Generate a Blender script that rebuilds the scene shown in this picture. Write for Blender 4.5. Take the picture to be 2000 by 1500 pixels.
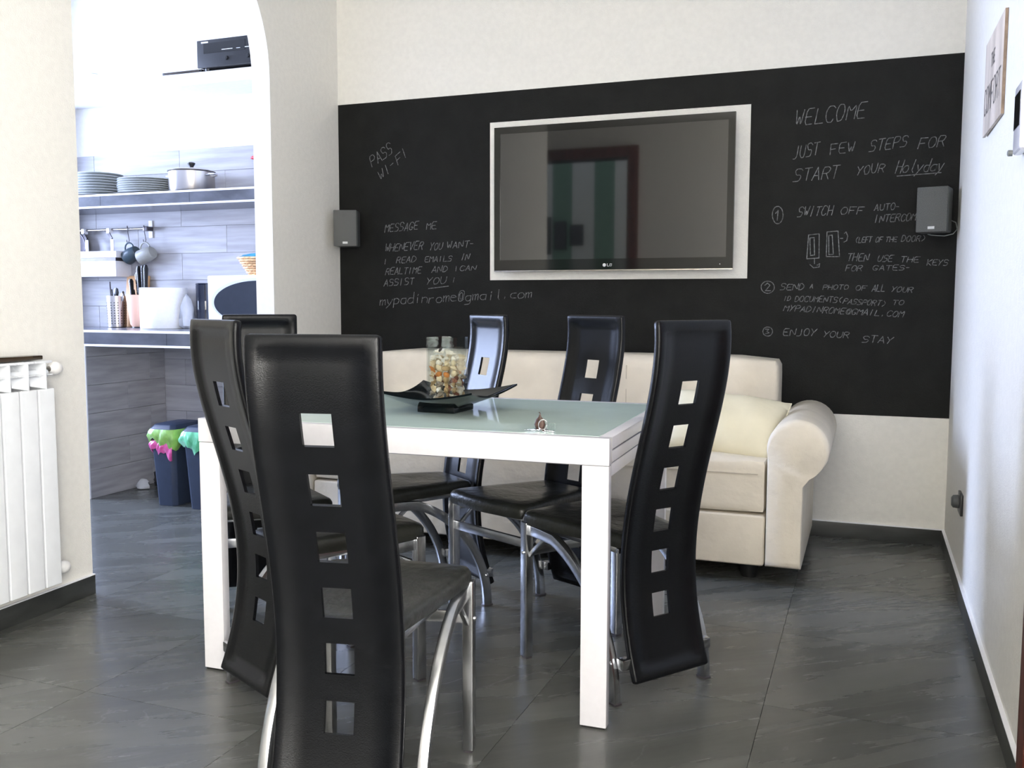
import bpy, bmesh, math, random, re
from mathutils import Vector, Matrix
random.seed(7)
for o in list(bpy.data.objects): bpy.data.objects.remove(o)
SC = bpy.context.scene
COL = SC.collection
PI = math.pi
def link(o): COL.objects.link(o); return o

# ------------------------------------------------------------------ camera
cam = bpy.data.cameras.new('camera'); cam.sensor_width = 36.0; cam.lens = 1822.4/2000*36.0
cam.clip_start = 0.02
co = link(bpy.data.objects.new('camera', cam))
YAW, PIT, ROL = 0.36417, -0.08734, 0.00201
fwd = Vector((-math.sin(YAW)*math.cos(PIT), math.cos(YAW)*math.cos(PIT), math.sin(PIT)))
r0 = Vector((math.cos(YAW), math.sin(YAW), 0)); u0 = r0.cross(fwd)
rt = r0*math.cos(ROL)+u0*math.sin(ROL); up = -r0*math.sin(ROL)+u0*math.cos(ROL)
M = Matrix((rt, up, -fwd)).transposed().to_4x4(); M.translation = (0, 0, 1.1)
co.matrix_world = M
SC.camera = co

# ------------------------------------------------------------------ world, lights, exposure
wd = bpy.data.worlds.new('daylight'); SC.world = wd; wd.use_nodes = True
bg = wd.node_tree.nodes['Background']; bg.inputs[0].default_value = (0.75, 0.86, 1.0, 1); bg.inputs[1].default_value = 1.0
def area(name, loc, rot, sx, sy, power, color, spread=180):
    l = bpy.data.lights.new(name, 'AREA'); l.shape = 'RECTANGLE'; l.size = sx; l.size_y = sy
    l.energy = power; l.color = color; l.spread = math.radians(spread)
    o = link(bpy.data.objects.new(name, l)); o.location = loc; o.rotation_euler = rot
    return o
# daylight through the kitchen window (left wall of the kitchen), facing +X
area('kitchen_window_light', (-6.12, 3.52, 1.88), (0, -PI/2, 0), 1.75, 1.30, 132, (0.56, 0.675, 1.0), 140)
# added fill light, guessed opening in the right wall behind the camera, facing -X
area('right_fill_light', (0.31, -0.35, 1.40), (0, PI/2, 0), 2.0, 1.0, 84, (1.0, 0.965, 0.90))
# added fill light, guessed window in the wall behind the camera, facing +Y
area('rear_fill_light', (-0.36, -0.95, 1.75), (PI/2, 0, PI), 1.1, 1.3, 138, (1.0, 0.965, 0.90))
SC.view_settings.view_transform = 'Standard'; SC.view_settings.look = 'None'
SC.view_settings.gamma = 1.0; SC.view_settings.use_curve_mapping = False
SC.view_settings.exposure = 0.90

# ------------------------------------------------------------------ materials
def principled(name, color, rough=0.5, metal=0.0, spec=0.5, coat=0.0, trans=0.0, ior=1.45):
    m = bpy.data.materials.new(name); m.use_nodes = True
    b = m.node_tree.nodes['Principled BSDF']
    b.inputs['Base Color'].default_value = (*color, 1); b.inputs['Roughness'].default_value = rough
    b.inputs['Metallic'].default_value = metal; b.inputs['Specular IOR Level'].default_value = spec
    b.inputs['Coat Weight'].default_value = coat; b.inputs['Coat Roughness'].default_value = 0.05
    b.inputs['Transmission Weight'].default_value = trans; b.inputs['IOR'].default_value = ior
    return m
def vary(m, scale=8, amount=0.12, bump=0.0, bscale=None, stretch=(1, 1, 1), detail=4, rand=False, c2=None, coords='Object', rough=None, lo=0.35, hi=0.65):
    """noise variation of the base colour and an optional fine bump"""
    nt = m.node_tree; N = nt.nodes; L = nt.links; b = N['Principled BSDF']
    base = tuple(b.inputs['Base Color'].default_value)
    tc = N.new('ShaderNodeTexCoord'); mp = N.new('ShaderNodeMapping'); mp.inputs['Scale'].default_value = stretch
    if coords == 'World':
        g = N.new('ShaderNodeNewGeometry'); src = g.outputs['Position']
    else: src = tc.outputs['Object']
    if rand:
        oi = N.new('ShaderNodeObjectInfo'); sc = N.new('ShaderNodeVectorMath'); sc.operation = 'SCALE'
        cb = N.new('ShaderNodeCombineXYZ')
        for i in range(3): L.new(oi.outputs['Random'], cb.inputs[i])
        sc.inputs['Scale'].default_value = 37.0; L.new(cb.outputs[0], sc.inputs[0])
        ad = N.new('ShaderNodeVectorMath'); ad.operation = 'ADD'; L.new(src, ad.inputs[0]); L.new(sc.outputs[0], ad.inputs[1]); src = ad.outputs[0]
    L.new(src, mp.inputs['Vector'])
    nz = N.new('ShaderNodeTexNoise'); nz.inputs['Scale'].default_value = scale; nz.inputs['Detail'].default_value = detail
    L.new(mp.outputs[0], nz.inputs['Vector'])
    rp = N.new('ShaderNodeValToRGB'); rp.color_ramp.elements[0].position = lo; rp.color_ramp.elements[1].position = hi
    d = tuple(max(0, v*(1-amount)) for v in base[:3]); u = tuple(min(1, v*(1+amount)) for v in base[:3]) if c2 is None else c2
    rp.color_ramp.elements[0].color = (*d, 1); rp.color_ramp.elements[1].color = (*u, 1)
    L.new(nz.outputs['Fac'], rp.inputs[0]); L.new(rp.outputs[0], b.inputs['Base Color'])
    if bump:
        n2 = N.new('ShaderNodeTexNoise'); n2.inputs['Scale'].default_value = bscale or scale*6; n2.inputs['Detail'].default_value = 5
        L.new(mp.outputs[0], n2.inputs['Vector'])
        bp = N.new('ShaderNodeBump'); bp.inputs['Strength'].default_value = bump; bp.inputs['Distance'].default_value = 0.01
        L.new(n2.outputs['Fac'], bp.inputs['Height']); L.new(bp.outputs[0], b.inputs['Normal'])
    return m
MT = {}
MT['wall'] = vary(principled('plaster_warm_white', (0.80, 0.782, 0.735), 0.85, spec=0.2), 40, 0.02, 0.25, 220)
MT['kwall'] = vary(principled('plaster_kitchen_white', (0.82, 0.81, 0.82), 0.85, spec=0.2), 40, 0.02, 0.2, 220)
MT['ceiling'] = vary(principled('ceiling_white', (0.84, 0.83, 0.80), 0.9, spec=0.1), 30, 0.02)
MT['board'] = vary(principled('chalkboard_paint', (0.0085, 0.0085, 0.008), 0.62, spec=0.22), 9, 0.18, 0.25, 260)
MT['chalk'] = vary(principled('white_chalk', (0.19, 0.195, 0.195), 1.0, spec=0), 90, 0.45)
MT['leather'] = vary(principled('black_leather', (0.0042, 0.0046, 0.0058), 0.27, spec=0.27), 25, 0.15, 0.12, 420)
MT['leather2'] = vary(principled('black_leather_seat', (0.018, 0.019, 0.016), 0.34, spec=0.45), 10, 0.15, 0.35, 34, detail=2)
MT['chrome'] = vary(principled('brushed_chrome', (0.50, 0.51, 0.53), 0.24, metal=1), 60, 0.06, stretch=(1, 1, 0.1))
MT['bolt'] = vary(principled('bright_steel_bolt', (0.75, 0.76, 0.78), 0.18, metal=1), 60, 0.05)
MT['lacquer'] = vary(principled('white_lacquer', (0.74, 0.73, 0.765), 0.22, spec=0.5, coat=0.3), 50, 0.015)
MT['lacquer_gap'] = vary(principled('shadow_gap_grey', (0.20, 0.20, 0.22), 0.6), 50, 0.05)
MT['glass_top'] = vary(principled('frosted_green_glass', (0.76, 0.92, 0.84), 0.035, spec=0.75, coat=0.4), 6, 0.03)
MT['sofa'] = vary(principled('cream_leather', (0.71, 0.645, 0.535), 0.48, spec=0.35), 7, 0.05, 0.35, 24)
MT['seam'] = vary(principled('cream_seam', (0.50, 0.44, 0.35), 0.6), 30, 0.08)
MT['cushion'] = vary(principled('pale_yellow_cushion_cloth', (0.77, 0.715, 0.54), 0.75, spec=0.2), 6, 0.05, 0.4, 16)
MT['black_plastic'] = vary(principled('black_plastic', (0.012, 0.012, 0.013), 0.35, spec=0.5), 40, 0.1)
MT['screen'] = principled('tv_screen_glass', (0.008, 0.009, 0.010), 0.03, spec=0.8, coat=0.4)
vary(MT['screen'], 5, 0.05)
MT['bezel'] = vary(principled('piano_black_bezel', (0.006, 0.006, 0.006), 0.06, spec=0.5), 5, 0.05)
MT['logo'] = vary(principled('logo_grey', (0.62, 0.62, 0.62), 0.5), 90, 0.05)
MT['speaker'] = vary(principled('speaker_grille_grey', (0.10, 0.102, 0.098), 0.55, spec=0.4), 500, 0.35, 0.3, 900, detail=1)
MT['speaker_side'] = vary(principled('speaker_case_grey', (0.085, 0.088, 0.086), 0.45), 60, 0.08)
MT['cable'] = vary(principled('grey_cable', (0.20, 0.21, 0.20), 0.5), 60, 0.08)
MT['radiator'] = vary(principled('white_enamel', (0.78, 0.80, 0.83), 0.35, spec=0.4), 20, 0.02)
MT['valve'] = vary(principled('white_valve_plastic', (0.80, 0.79, 0.78), 0.35), 30, 0.03)
MT['brass'] = vary(principled('dull_nickel', (0.35, 0.32, 0.28), 0.35, metal=1), 30, 0.1)
MT['darkwood'] = vary(principled('dark_glossy_wood', (0.045, 0.030, 0.018), 0.25, spec=0.5, coat=0.4), 9, 0.5, stretch=(1, 0.2, 1))
MT['redwood'] = vary(principled('red_brown_wood', (0.13, 0.028, 0.018), 0.35), 9, 0.35, stretch=(4, 4, 0.4))
MT['signwood'] = vary(principled('whitewashed_wood', (0.52, 0.45, 0.39), 0.8), 9, 0.14, 0.3, 60, stretch=(1, 1, 0.2), c2=(0.70, 0.62, 0.55))
MT['signink'] = vary(principled('faded_black_paint', (0.13, 0.12, 0.11), 0.8), 50, 0.3)
MT['signedge'] = vary(principled('bare_wood_edge', (0.30, 0.22, 0.16), 0.8), 40, 0.2)
MT['trim'] = vary(principled('white_edge_trim', (0.86, 0.86, 0.90), 0.3), 30, 0.02)
MT['steel'] = vary(principled('stainless_steel', (0.46, 0.43, 0.41), 0.33, metal=1), 30, 0.06, stretch=(1, 1, 0.1))
MT['steel_dark'] = vary(principled('dark_steel', (0.10, 0.09, 0.10), 0.4, metal=0.6), 30, 0.1)
MT['plate'] = vary(principled('white_glazed_plate', (0.52, 0.54, 0.53), 0.3), 30, 0.02)
MT['bake'] = vary(principled('black_bakelite', (0.012, 0.012, 0.012), 0.3), 30, 0.1)
MT['mug_blue'] = vary(principled('slate_blue_ceramic', (0.050, 0.075, 0.095), 0.35), 30, 0.05)
MT['mug_grey'] = vary(principled('warm_grey_ceramic', (0.30, 0.30, 0.28), 0.4), 30, 0.05)
MT['paper'] = vary(principled('white_paper', (0.86, 0.86, 0.88), 0.9), 60, 0.02, 0.2, 300)
MT['bag'] = vary(principled('translucent_plastic_bag', (0.72, 0.74, 0.80), 0.3, trans=0.35), 20, 0.06)
MT['beech'] = vary(principled('pinkish_beech', (0.62, 0.38, 0.28), 0.45), 9, 0.12, stretch=(1, 1, 0.15))
MT['oakboard'] = vary(principled('orange_wood_board', (0.66, 0.38, 0.18), 0.6), 9, 0.15, stretch=(1, 1, 0.15))
MT['micro'] = vary(principled('white_microwave_case', (0.85, 0.85, 0.86), 0.35), 30, 0.01)
MT['micro_win'] = vary(principled('dark_oven_glass', (0.022, 0.028, 0.042), 0.12, spec=0.5), 30, 0.05)
MT['micro_rim'] = vary(principled('pale_grey_rim', (0.52, 0.55, 0.62), 0.4), 30, 0.03)
MT['wicker'] = vary(principled('pale_wicker', (0.72, 0.45, 0.25), 0.7), 60, 0.3)
MT['bluecloth'] = vary(principled('teal_blue_cloth', (0.035, 0.22, 0.34), 0.8), 20, 0.2)
MT['red'] = vary(principled('red_plastic', (0.62, 0.03, 0.05), 0.35), 30, 0.05)
MT['bin'] = vary(principled('navy_bin_plastic', (0.030, 0.042, 0.075), 0.38), 30, 0.06)
MT['greenbag'] = vary(principled('green_bin_liner', (0.26, 0.50, 0.11), 0.35, trans=0.15), 20, 0.25)
MT['tealbag'] = vary(principled('teal_green_liner', (0.12, 0.52, 0.28), 0.3, trans=0.15), 20, 0.25)
MT['pinkbag'] = vary(principled('pink_liner', (0.66, 0.10, 0.34), 0.35, trans=0.1), 20, 0.2)
MT['blackbag'] = vary(principled('black_crumpled_plastic', (0.014, 0.014, 0.016), 0.35), 20, 0.2)
MT['whitething'] = vary(principled('white_crumpled_paper', (0.42, 0.42, 0.42), 0.8), 20, 0.06)
MT['bottle'] = vary(principled('glossy_dark_bottle', (0.006, 0.009, 0.022), 0.08, spec=0.7), 20, 0.1)
MT['grout'] = vary(principled('dark_grout', (0.045, 0.047, 0.048), 0.8), 40, 0.1)
MT['kgrout'] = vary(principled('light_grout', (0.42, 0.42, 0.46), 0.85), 40, 0.05)
MT['bowl'] = vary(principled('glossy_black_ceramic', (0.004, 0.006, 0.007), 0.08, spec=0.22), 10, 0.1)
MT['leaf_print'] = vary(principled('black_leaf_print', (0.02, 0.02, 0.02), 0.5), 10, 0.1)
def glass_mat():
    m = bpy.data.materials.new('clear_vase_glass'); m.use_nodes = True; nt = m.node_tree; N = nt.nodes; L = nt.links
    N.remove(N['Principled BSDF']); out = N['Material Output']
    fr = N.new('ShaderNodeLayerWeight'); fr.inputs[0].default_value = 0.5
    pw = N.new('ShaderNodeMath'); pw.operation = 'POWER'; pw.inputs[1].default_value = 4.0; L.new(fr.outputs['Facing'], pw.inputs[0])
    tr = N.new('ShaderNodeBsdfTransparent'); gl = N.new('ShaderNodeBsdfGlossy'); gl.inputs['Roughness'].default_value = 0.02
    nz = N.new('ShaderNodeTexNoise'); nz.inputs['Scale'].default_value = 9
    rp = N.new('ShaderNodeValToRGB'); rp.color_ramp.elements[0].color = (0.93, 0.96, 0.955, 1); rp.color_ramp.elements[1].color = (0.96, 0.98, 0.975, 1)
    L.new(nz.outputs['Fac'], rp.inputs[0]); L.new(rp.outputs[0], tr.inputs[0])
    mx = N.new('ShaderNodeMixShader'); ml = N.new('ShaderNodeMath'); ml.operation = 'MULTIPLY_ADD'; ml.inputs[1].default_value = 0.7; ml.inputs[2].default_value = 0.055; ml.use_clamp = True
    L.new(pw.outputs[0], ml.inputs[0]); L.new(ml.outputs[0], mx.inputs[0]); L.new(tr.outputs[0], mx.inputs[1]); L.new(gl.outputs[0], mx.inputs[2]); L.new(mx.outputs[0], out.inputs['Surface'])
    return m
MT['vase'] = glass_mat()
def floor_mat():
    """dark grey slate tile with diagonal veins, different on each tile"""
    m = principled('slate_floor_tile', (0.1, 0.1, 0.1), 0.22, spec=0.55); nt = m.node_tree; N = nt.nodes; L = nt.links; b = N['Principled BSDF']
    g = N.new('ShaderNodeNewGeometry'); oi = N.new('ShaderNodeObjectInfo'); cb = N.new('ShaderNodeCombineXYZ')
    L.new(oi.outputs['Random'], cb.inputs[0]); L.new(oi.outputs['Random'], cb.inputs[1])
    sc = N.new('ShaderNodeVectorMath'); sc.operation = 'SCALE'; sc.inputs['Scale'].default_value = 23; L.new(cb.outputs[0], sc.inputs[0])
    ad = N.new('ShaderNodeVectorMath'); ad.operation = 'ADD'; L.new(g.outputs['Position'], ad.inputs[0]); L.new(sc.outputs[0], ad.inputs[1])
    mp0 = N.new('ShaderNodeMapping'); mp0.inputs['Rotation'].default_value = (0, 0, math.radians(-38)); L.new(ad.outputs[0], mp0.inputs['Vector'])
    mp = N.new('ShaderNodeMapping'); mp.inputs['Scale'].default_value = (0.55, 3.2, 1); L.new(mp0.outputs[0], mp.inputs['Vector'])
    n1 = N.new('ShaderNodeTexNoise'); n1.inputs['Scale'].default_value = 2.2; n1.inputs['Detail'].default_value = 9; n1.inputs['Roughness'].default_value = 0.62; n1.inputs['Distortion'].default_value = 0.5
    L.new(mp.outputs[0], n1.inputs['Vector'])
    r1 = N.new('ShaderNodeValToRGB'); e = r1.color_ramp.elements
    e[0].position = 0.30; e[0].color = (0.066, 0.068, 0.062, 1); e[1].position = 0.74; e[1].color = (0.126, 0.128, 0.119, 1)
    x = r1.color_ramp.elements.new(0.5); x.color = (0.088, 0.090, 0.082, 1)
    L.new(n1.outputs['Fac'], r1.inputs[0])
    n2 = N.new('ShaderNodeTexNoise'); n2.inputs['Scale'].default_value = 1.5; n2.inputs['Detail'].default_value = 6; n2.inputs['Distortion'].default_value = 1.2
    mp2 = N.new('ShaderNodeMapping'); mp2.inputs['Scale'].default_value = (0.8, 2.6, 1); mp2.inputs['Location'].default_value = (5, 3, 0)
    L.new(mp0.outputs[0], mp2.inputs['Vector']); L.new(mp2.outputs[0], n2.inputs['Vector'])
    r2 = N.new('ShaderNodeValToRGB'); e = r2.color_ramp.elements; e[0].position = 0.492; e[0].color = (0, 0, 0, 1); e[1].position = 0.508; e[1].color = (0, 0, 0, 1)
    y = r2.color_ramp.elements.new(0.5); y.color = (0.22, 0.22, 0.22, 1); L.new(n2.outputs['Fac'], r2.inputs[0])
    n3 = N.new('ShaderNodeTexNoise'); n3.inputs['Scale'].default_value = 3.1; L.new(mp0.outputs[0], n3.inputs['Vector'])
    ml = N.new('ShaderNodeMath'); ml.operation = 'MULTIPLY'; L.new(r2.outputs[0], ml.inputs[0])
    mr = N.new('ShaderNodeMapRange'); mr.inputs[1].default_value = 0.5; mr.inputs[2].default_value = 0.7; L.new(n3.outputs['Fac'], mr.inputs[0]); L.new(mr.outputs[0], ml.inputs[1])
    mx = N.new('ShaderNodeMixRGB'); mx.inputs[2].default_value = (0.34, 0.34, 0.34, 1); L.new(ml.outputs[0], mx.inputs[0]); L.new(r1.outputs[0], mx.inputs[1])
    hv = N.new('ShaderNodeHueSaturation'); mv = N.new('ShaderNodeMapRange'); mv.inputs[3].default_value = 0.93; mv.inputs[4].default_value = 1.07
    L.new(oi.outputs['Random'], mv.inputs[0]); L.new(mv.outputs[0], hv.inputs['Value']); L.new(mx.outputs[0], hv.inputs['Color']); L.new(hv.outputs[0], b.inputs['Base Color'])
    r3 = N.new('ShaderNodeMapRange'); r3.inputs[3].default_value = 0.20; r3.inputs[4].default_value = 0.34; L.new(n1.outputs['Fac'], r3.inputs[0]); L.new(r3.outputs[0], b.inputs['Roughness'])
    bp = N.new('ShaderNodeBump'); bp.inputs['Strength'].default_value = 0.10; bp.inputs['Distance'].default_value = 0.01; L.new(n1.outputs['Fac'], bp.inputs['Height']); L.new(bp.outputs[0], b.inputs['Normal'])
    return m
MT['floor'] = floor_mat()
MT['base'] = vary(principled('slate_baseboard', (0.040, 0.042, 0.040), 0.35), 5, 0.35, coords='World', stretch=(1, 1, 3), detail=7)
MT['ktile'] = vary(principled('pale_wood_grain_tile', (0.36, 0.355, 0.375), 0.42, spec=0.4), 3.5, 0.16, 0.0, rand=True, stretch=(0.7, 1, 9), detail=7, coords='World')
MT['slab'] = vary(principled('grey_slate_slab', (0.085, 0.09, 0.108), 0.25, spec=0.5), 5, 0.30, coords='World', stretch=(1, 1, 2), detail=7)

# ------------------------------------------------------------------ mesh helpers
def quad(bm, a, b, c, d): return bm.faces.new((a, b, c, d))
def bx(bm, x0, x1, y0, y1, z0, z1, rot=0, pivot=None):
    vs = [bm.verts.new((x, y, z)) for z in (z0, z1) for y in (y0, y1) for x in (x0, x1)]
    for f in ((0, 2, 3, 1), (4, 5, 7, 6), (0, 1, 5, 4), (2, 6, 7, 3), (0, 4, 6, 2), (1, 3, 7, 5)): bm.faces.new([vs[i] for i in f])
    if rot:
        bmesh.ops.rotate(bm, verts=vs, cent=pivot or ((x0+x1)/2, (y0+y1)/2, 0), matrix=Matrix.Rotation(rot, 3, 'Z'))
    return vs
def lathe(bm, prof, n=24, c=(0, 0, 0), ax='Z', sx=1, sy=1, cap=True):
    """prof: list of (r, h)"""
    rings = []
    for r, hh in prof:
        ring = []
        for k in range(n):
            a = 2*PI*k/n; p = (r*math.cos(a)*sx, r*math.sin(a)*sy, hh)
            if ax == 'Y': p = (p[0], p[2], p[1])
            if ax == 'X': p = (p[2], p[0], p[1])
            ring.append(bm.verts.new((p[0]+c[0], p[1]+c[1], p[2]+c[2])))
        rings.append(ring)
    for a, b in zip(rings, rings[1:]):
        for k in range(n): bm.faces.new((a[k], a[(k+1) % n], b[(k+1) % n], b[k]))
    if cap:
        bm.faces.new(rings[0][::-1]); bm.faces.new(rings[-1])
    return rings
def frames(pts):
    out = []
    for i, p in enumerate(pts):
        a = pts[max(i-1, 0)]; b = pts[min(i+1, len(pts)-1)]; out.append((b-a).normalized())
    return out
def sweep(bm, pts, w, t, side=None, n=0, taper=None):
    """sweep a rectangle (w across 'side', t along the normal) or an n-gon tube (n>0) along pts"""
    pts = [Vector(p) for p in pts]; T = frames(pts); rings = []
    for i, (p, d) in enumerate(zip(pts, T)):
        s = Vector(side) if side else (d.cross(Vector((0, 0, 1))) if abs(d.z) < 0.9 else d.cross(Vector((0, 1, 0))))
        s = (s-d*s.dot(d)).normalized(); q = d.cross(s).normalized(); k = taper[i] if taper else 1
        if n: ring = [bm.verts.new(p+s*(w*k*math.cos(2*PI*j/n))+q*(t*k*math.sin(2*PI*j/n))) for j in range(n)]
        else: ring = [bm.verts.new(p+s*(a*w/2*k)+q*(b*t/2*k)) for a, b in ((-1, -1), (1, -1), (1, 1), (-1, 1))]
        rings.append(ring)
    m = len(rings[0])
    for a, b in zip(rings, rings[1:]):
        for k in range(m): bm.faces.new((a[k], a[(k+1) % m], b[(k+1) % m], b[k]))
    bm.faces.new(rings[0][::-1]); bm.faces.new(rings[-1])
def bevel(bm, w, seg=2, ang=30):
    bmesh.ops.recalc_face_normals(bm, faces=bm.faces)
    es = [e for e in bm.edges if len(e.link_faces) == 2 and e.calc_face_angle(0) > math.radians(ang)]
    bmesh.ops.bevel(bm, geom=es, offset=w, segments=seg, profile=0.6, affect='EDGES', clamp_overlap=True)
def obj(name, bm, mat, parent=None, loc=None, rz=None, smooth=35, recalc=True):
    if recalc: bmesh.ops.recalc_face_normals(bm, faces=bm.faces)
    me = bpy.data.meshes.new(name); bm.to_mesh(me); bm.free()
    me.materials.append(MT[mat] if isinstance(mat, str) else mat)
    if smooth:
        for p in me.polygons: p.use_smooth = True
        me.set_sharp_from_angle(angle=math.radians(smooth))
    o = bpy.data.objects.new(name, me); COL.objects.link(o)
    if parent: o.parent = parent
    if loc: o.location = loc
    if rz: o.rotation_euler = (0, 0, rz)
    return o
def tag(o, label, cat, group=None):
    o['label'] = label; o['category'] = cat
    if group: o['group'] = group
    return o
def struct(o): o['kind'] = 'structure'; return o
def thing(name, label, cat, loc=(0, 0, 0), rz=0, group=None):
    o = bpy.data.objects.new(name, None); COL.objects.link(o); o.location = loc; o.rotation_euler = (0, 0, rz)
    o.empty_display_size = 0.1
    return tag(o, label, cat, group)
def dup(root, loc, rz=None, label=None, group=None):
    r = root.copy(); COL.objects.link(r); r.location = loc
    if rz is not None: r.rotation_euler = (0, 0, rz)
    if label: r['label'] = label
    if group: r['group'] = group
    for ch in list(root.children):
        c = ch.copy(); COL.objects.link(c); c.parent = r
        for gch in list(ch.children):
            d = gch.copy(); COL.objects.link(d); d.parent = c
    return r
def B(x0, x1, y0, y1, z0, z1, bev=0, seg=2, rot=0):
    bm = bmesh.new(); bx(bm, x0, x1, y0, y1, z0, z1, rot)
    if bev: bevel(bm, bev, seg)
    return bm
def BL(boxes, bev=0, seg=2):
    bm = bmesh.new()
    for b in boxes: bx(bm, *b)
    if bev: bevel(bm, bev, seg)
    return bm
def LT(prof, n=24, c=(0, 0, 0), ax='Z', **k):
    bm = bmesh.new(); lathe(bm, prof, n, c, ax, **k); return bm
def SW(pts, w, t, side=None, n=0, bev=0, taper=None):
    bm = bmesh.new(); sweep(bm, pts, w, t, side, n, taper)
    if bev: bevel(bm, bev, 2)
    return bm
def sheet(nu, nv, f, thick=0.004):
    """closed sheet: f(u,v)->point, thickness downward"""
    bm = bmesh.new(); T = []; U = []
    for i in range(nu+1):
        a = []; b = []
        for j in range(nv+1):
            p = f(i/nu, j/nv); a.append(bm.verts.new(p)); b.append(bm.verts.new((p[0], p[1], p[2]-thick)))
        T.append(a); U.append(b)
    for i in range(nu):
        for j in range(nv):
            bm.faces.new((T[i][j], T[i+1][j], T[i+1][j+1], T[i][j+1])); bm.faces.new((U[i][j], U[i][j+1], U[i+1][j+1], U[i+1][j]))
    for i in range(nu):
        bm.faces.new((T[i][0], U[i][0], U[i+1][0], T[i+1][0])); bm.faces.new((T[i][nv], T[i+1][nv], U[i+1][nv], U[i][nv]))
    for j in range(nv):
        bm.faces.new((T[0][j], T[0][j+1], U[0][j+1], U[0][j])); bm.faces.new((T[nu][j], U[nu][j], U[nu][j+1], T[nu][j+1]))
    return bm
def smoothstep(a, b, x):
    t = max(0, min(1, (x-a)/(b-a))); return t*t*(3-2*t)
# ================================================================== SETTING
XR, YB, XL = 0.353, 4.593, -2.75          # right wall, back wall, partition
CEIL = 3.0
def wallobj(name, boxes, mat='wall'):
    return struct(obj(name, BL(boxes), mat, smooth=0))
fl = struct(obj('floor', B(-6.3, 0.55, -1.2, 4.8, -0.08, -0.008), 'grout', smooth=0))
tb = B(-0.2993, 0.2993, -0.2993, 0.2993, -0.008, 0.0)
t0 = obj('tile', tb, 'floor', fl, loc=(-0.235-0.3, 2.56-0.3, 0)); first = True
i0 = -0.235-0.3; j0 = 2.56-0.3
for i in range(-9, 2):
    for j in range(-6, 5):
        x = i0+0.6*i; y = j0+0.6*j
        if x-0.3 > XR or y-0.3 > YB or x+0.3 < -6.2 or (x+0.3 < -2.9 and y+0.3 < 1.2 and y < 0.5 and x < -4.6): continue
        if i == 0 and j == 0: continue
        x0, x1, y0, y1 = x-0.2993, min(x+0.2993, XR), y-0.2993, min(y+0.2993, YB)
        if x1 == XR or y1 == YB:
            if x1-x0 < 0.01 or y1-y0 < 0.01: continue
            cx, cy = (x0+x1)/2, (y0+y1)/2
            obj('tile', B(x0-cx, x1-cx, y0-cy, y1-cy, -0.008, 0), 'floor', fl, loc=(cx, cy, 0))
        else:
            t = t0.copy(); COL.objects.link(t); t.location = (x, y, 0)
# back wall of living room and kitchen
wb = wallobj('wall_back', [(-6.3, XR+0.2, YB, YB+0.2, 0, CEIL)])
wallobj('wall_right', [(XR, XR+0.2, 2.20, YB, 0, CEIL), (XR, XR+0.2, 1.20, 2.20, 2.15, CEIL), (XR, XR+0.2, 0.70, 1.20, 0, CEIL), (XR, XR+0.2, -0.90, 0.70, 2.38, CEIL), (XR, XR+0.2, -0.90, 0.70, 0, 0.25), (XR, XR+0.2, -1.2, -0.90, 0, CEIL)])
struct(obj('ceiling', B(-6.3, 0.55, -1.2, 4.8, CEIL, CEIL+0.1), 'ceiling', smooth=0))
# partition with the round arch, built as one mesh in its own frame (it runs 2.2 degrees off square)
WO, WR = (-2.785, YB, 0), 0.0388
def arch_wall():
    bm = bmesh.new(); x0, x1 = -0.10, 0.0; ya, yb, zs = -1.932, -0.672, 2.19; r = (yb-ya)/2; yc = (ya+yb)/2
    bx(bm, x0, x1, -3.40, ya, 0, CEIL); bx(bm, x0, x1, yb, 0.05, 0, CEIL)
    n = 32; A = []
    for k in range(n+1):
        a = PI*k/n; y = yc+r*math.cos(a); z = zs+r*math.sin(a)
        A.append([bm.verts.new((x, y, z)) for x in (x0, x1)]+[bm.verts.new((x, y, CEIL)) for x in (x0, x1)])
    for p, q in zip(A, A[1:]):
        quad(bm, p[0], q[0], q[1], p[1]); quad(bm, p[2], p[3], q[3], q[2]); quad(bm, p[1], q[1], q[3], p[3]); quad(bm, p[0], p[2], q[2], q[0])
    bmesh.ops.recalc_face_normals(bm, faces=bm.faces)
    return bm
struct(obj('wall_left', arch_wall(), 'wall', loc=WO, rz=WR, smooth=20))
wallobj('wall_kitchen_front', [(-6.3, XL+0.02, 1.12, 1.22, 0, CEIL)], 'kwall')
wallobj('wall_kitchen_left', [(-6.4, -6.2, 1.22, 2.80, 0, CEIL), (-6.4, -6.2, 4.25, YB, 0, CEIL), (-6.4, -6.2, 2.80, 4.25, 0, 0.95), (-6.4, -6.2, 2.80, 4.25, 2.80, CEIL)], 'kwall')
wallobj('kitchen_shade_block', [(-5.20, -4.85, 4.36, YB, 0, CEIL)], 'kwall')  # unseen block added to keep window light off the left tiles
w1 = struct(obj('window_1', BL([(-6.36, -6.30, 2.80, 4.25, 0.95, 1.02), (-6.36, -6.30, 2.80, 4.25, 2.73, 2.80), (-6.36, -6.30, 2.80, 2.87, 1.02, 2.73), (-6.36, -6.30, 4.18, 4.25, 1.02, 2.73), (-6.36, -6.30, 3.49, 3.55, 1.02, 2.73)], 0.004), 'lacquer'))
for a, b in ((2.87, 3.49), (3.55, 4.18)):
    obj('pane', B(-6.335, -6.329, a, b, 1.02, 2.73), 'vase', w1)
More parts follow.
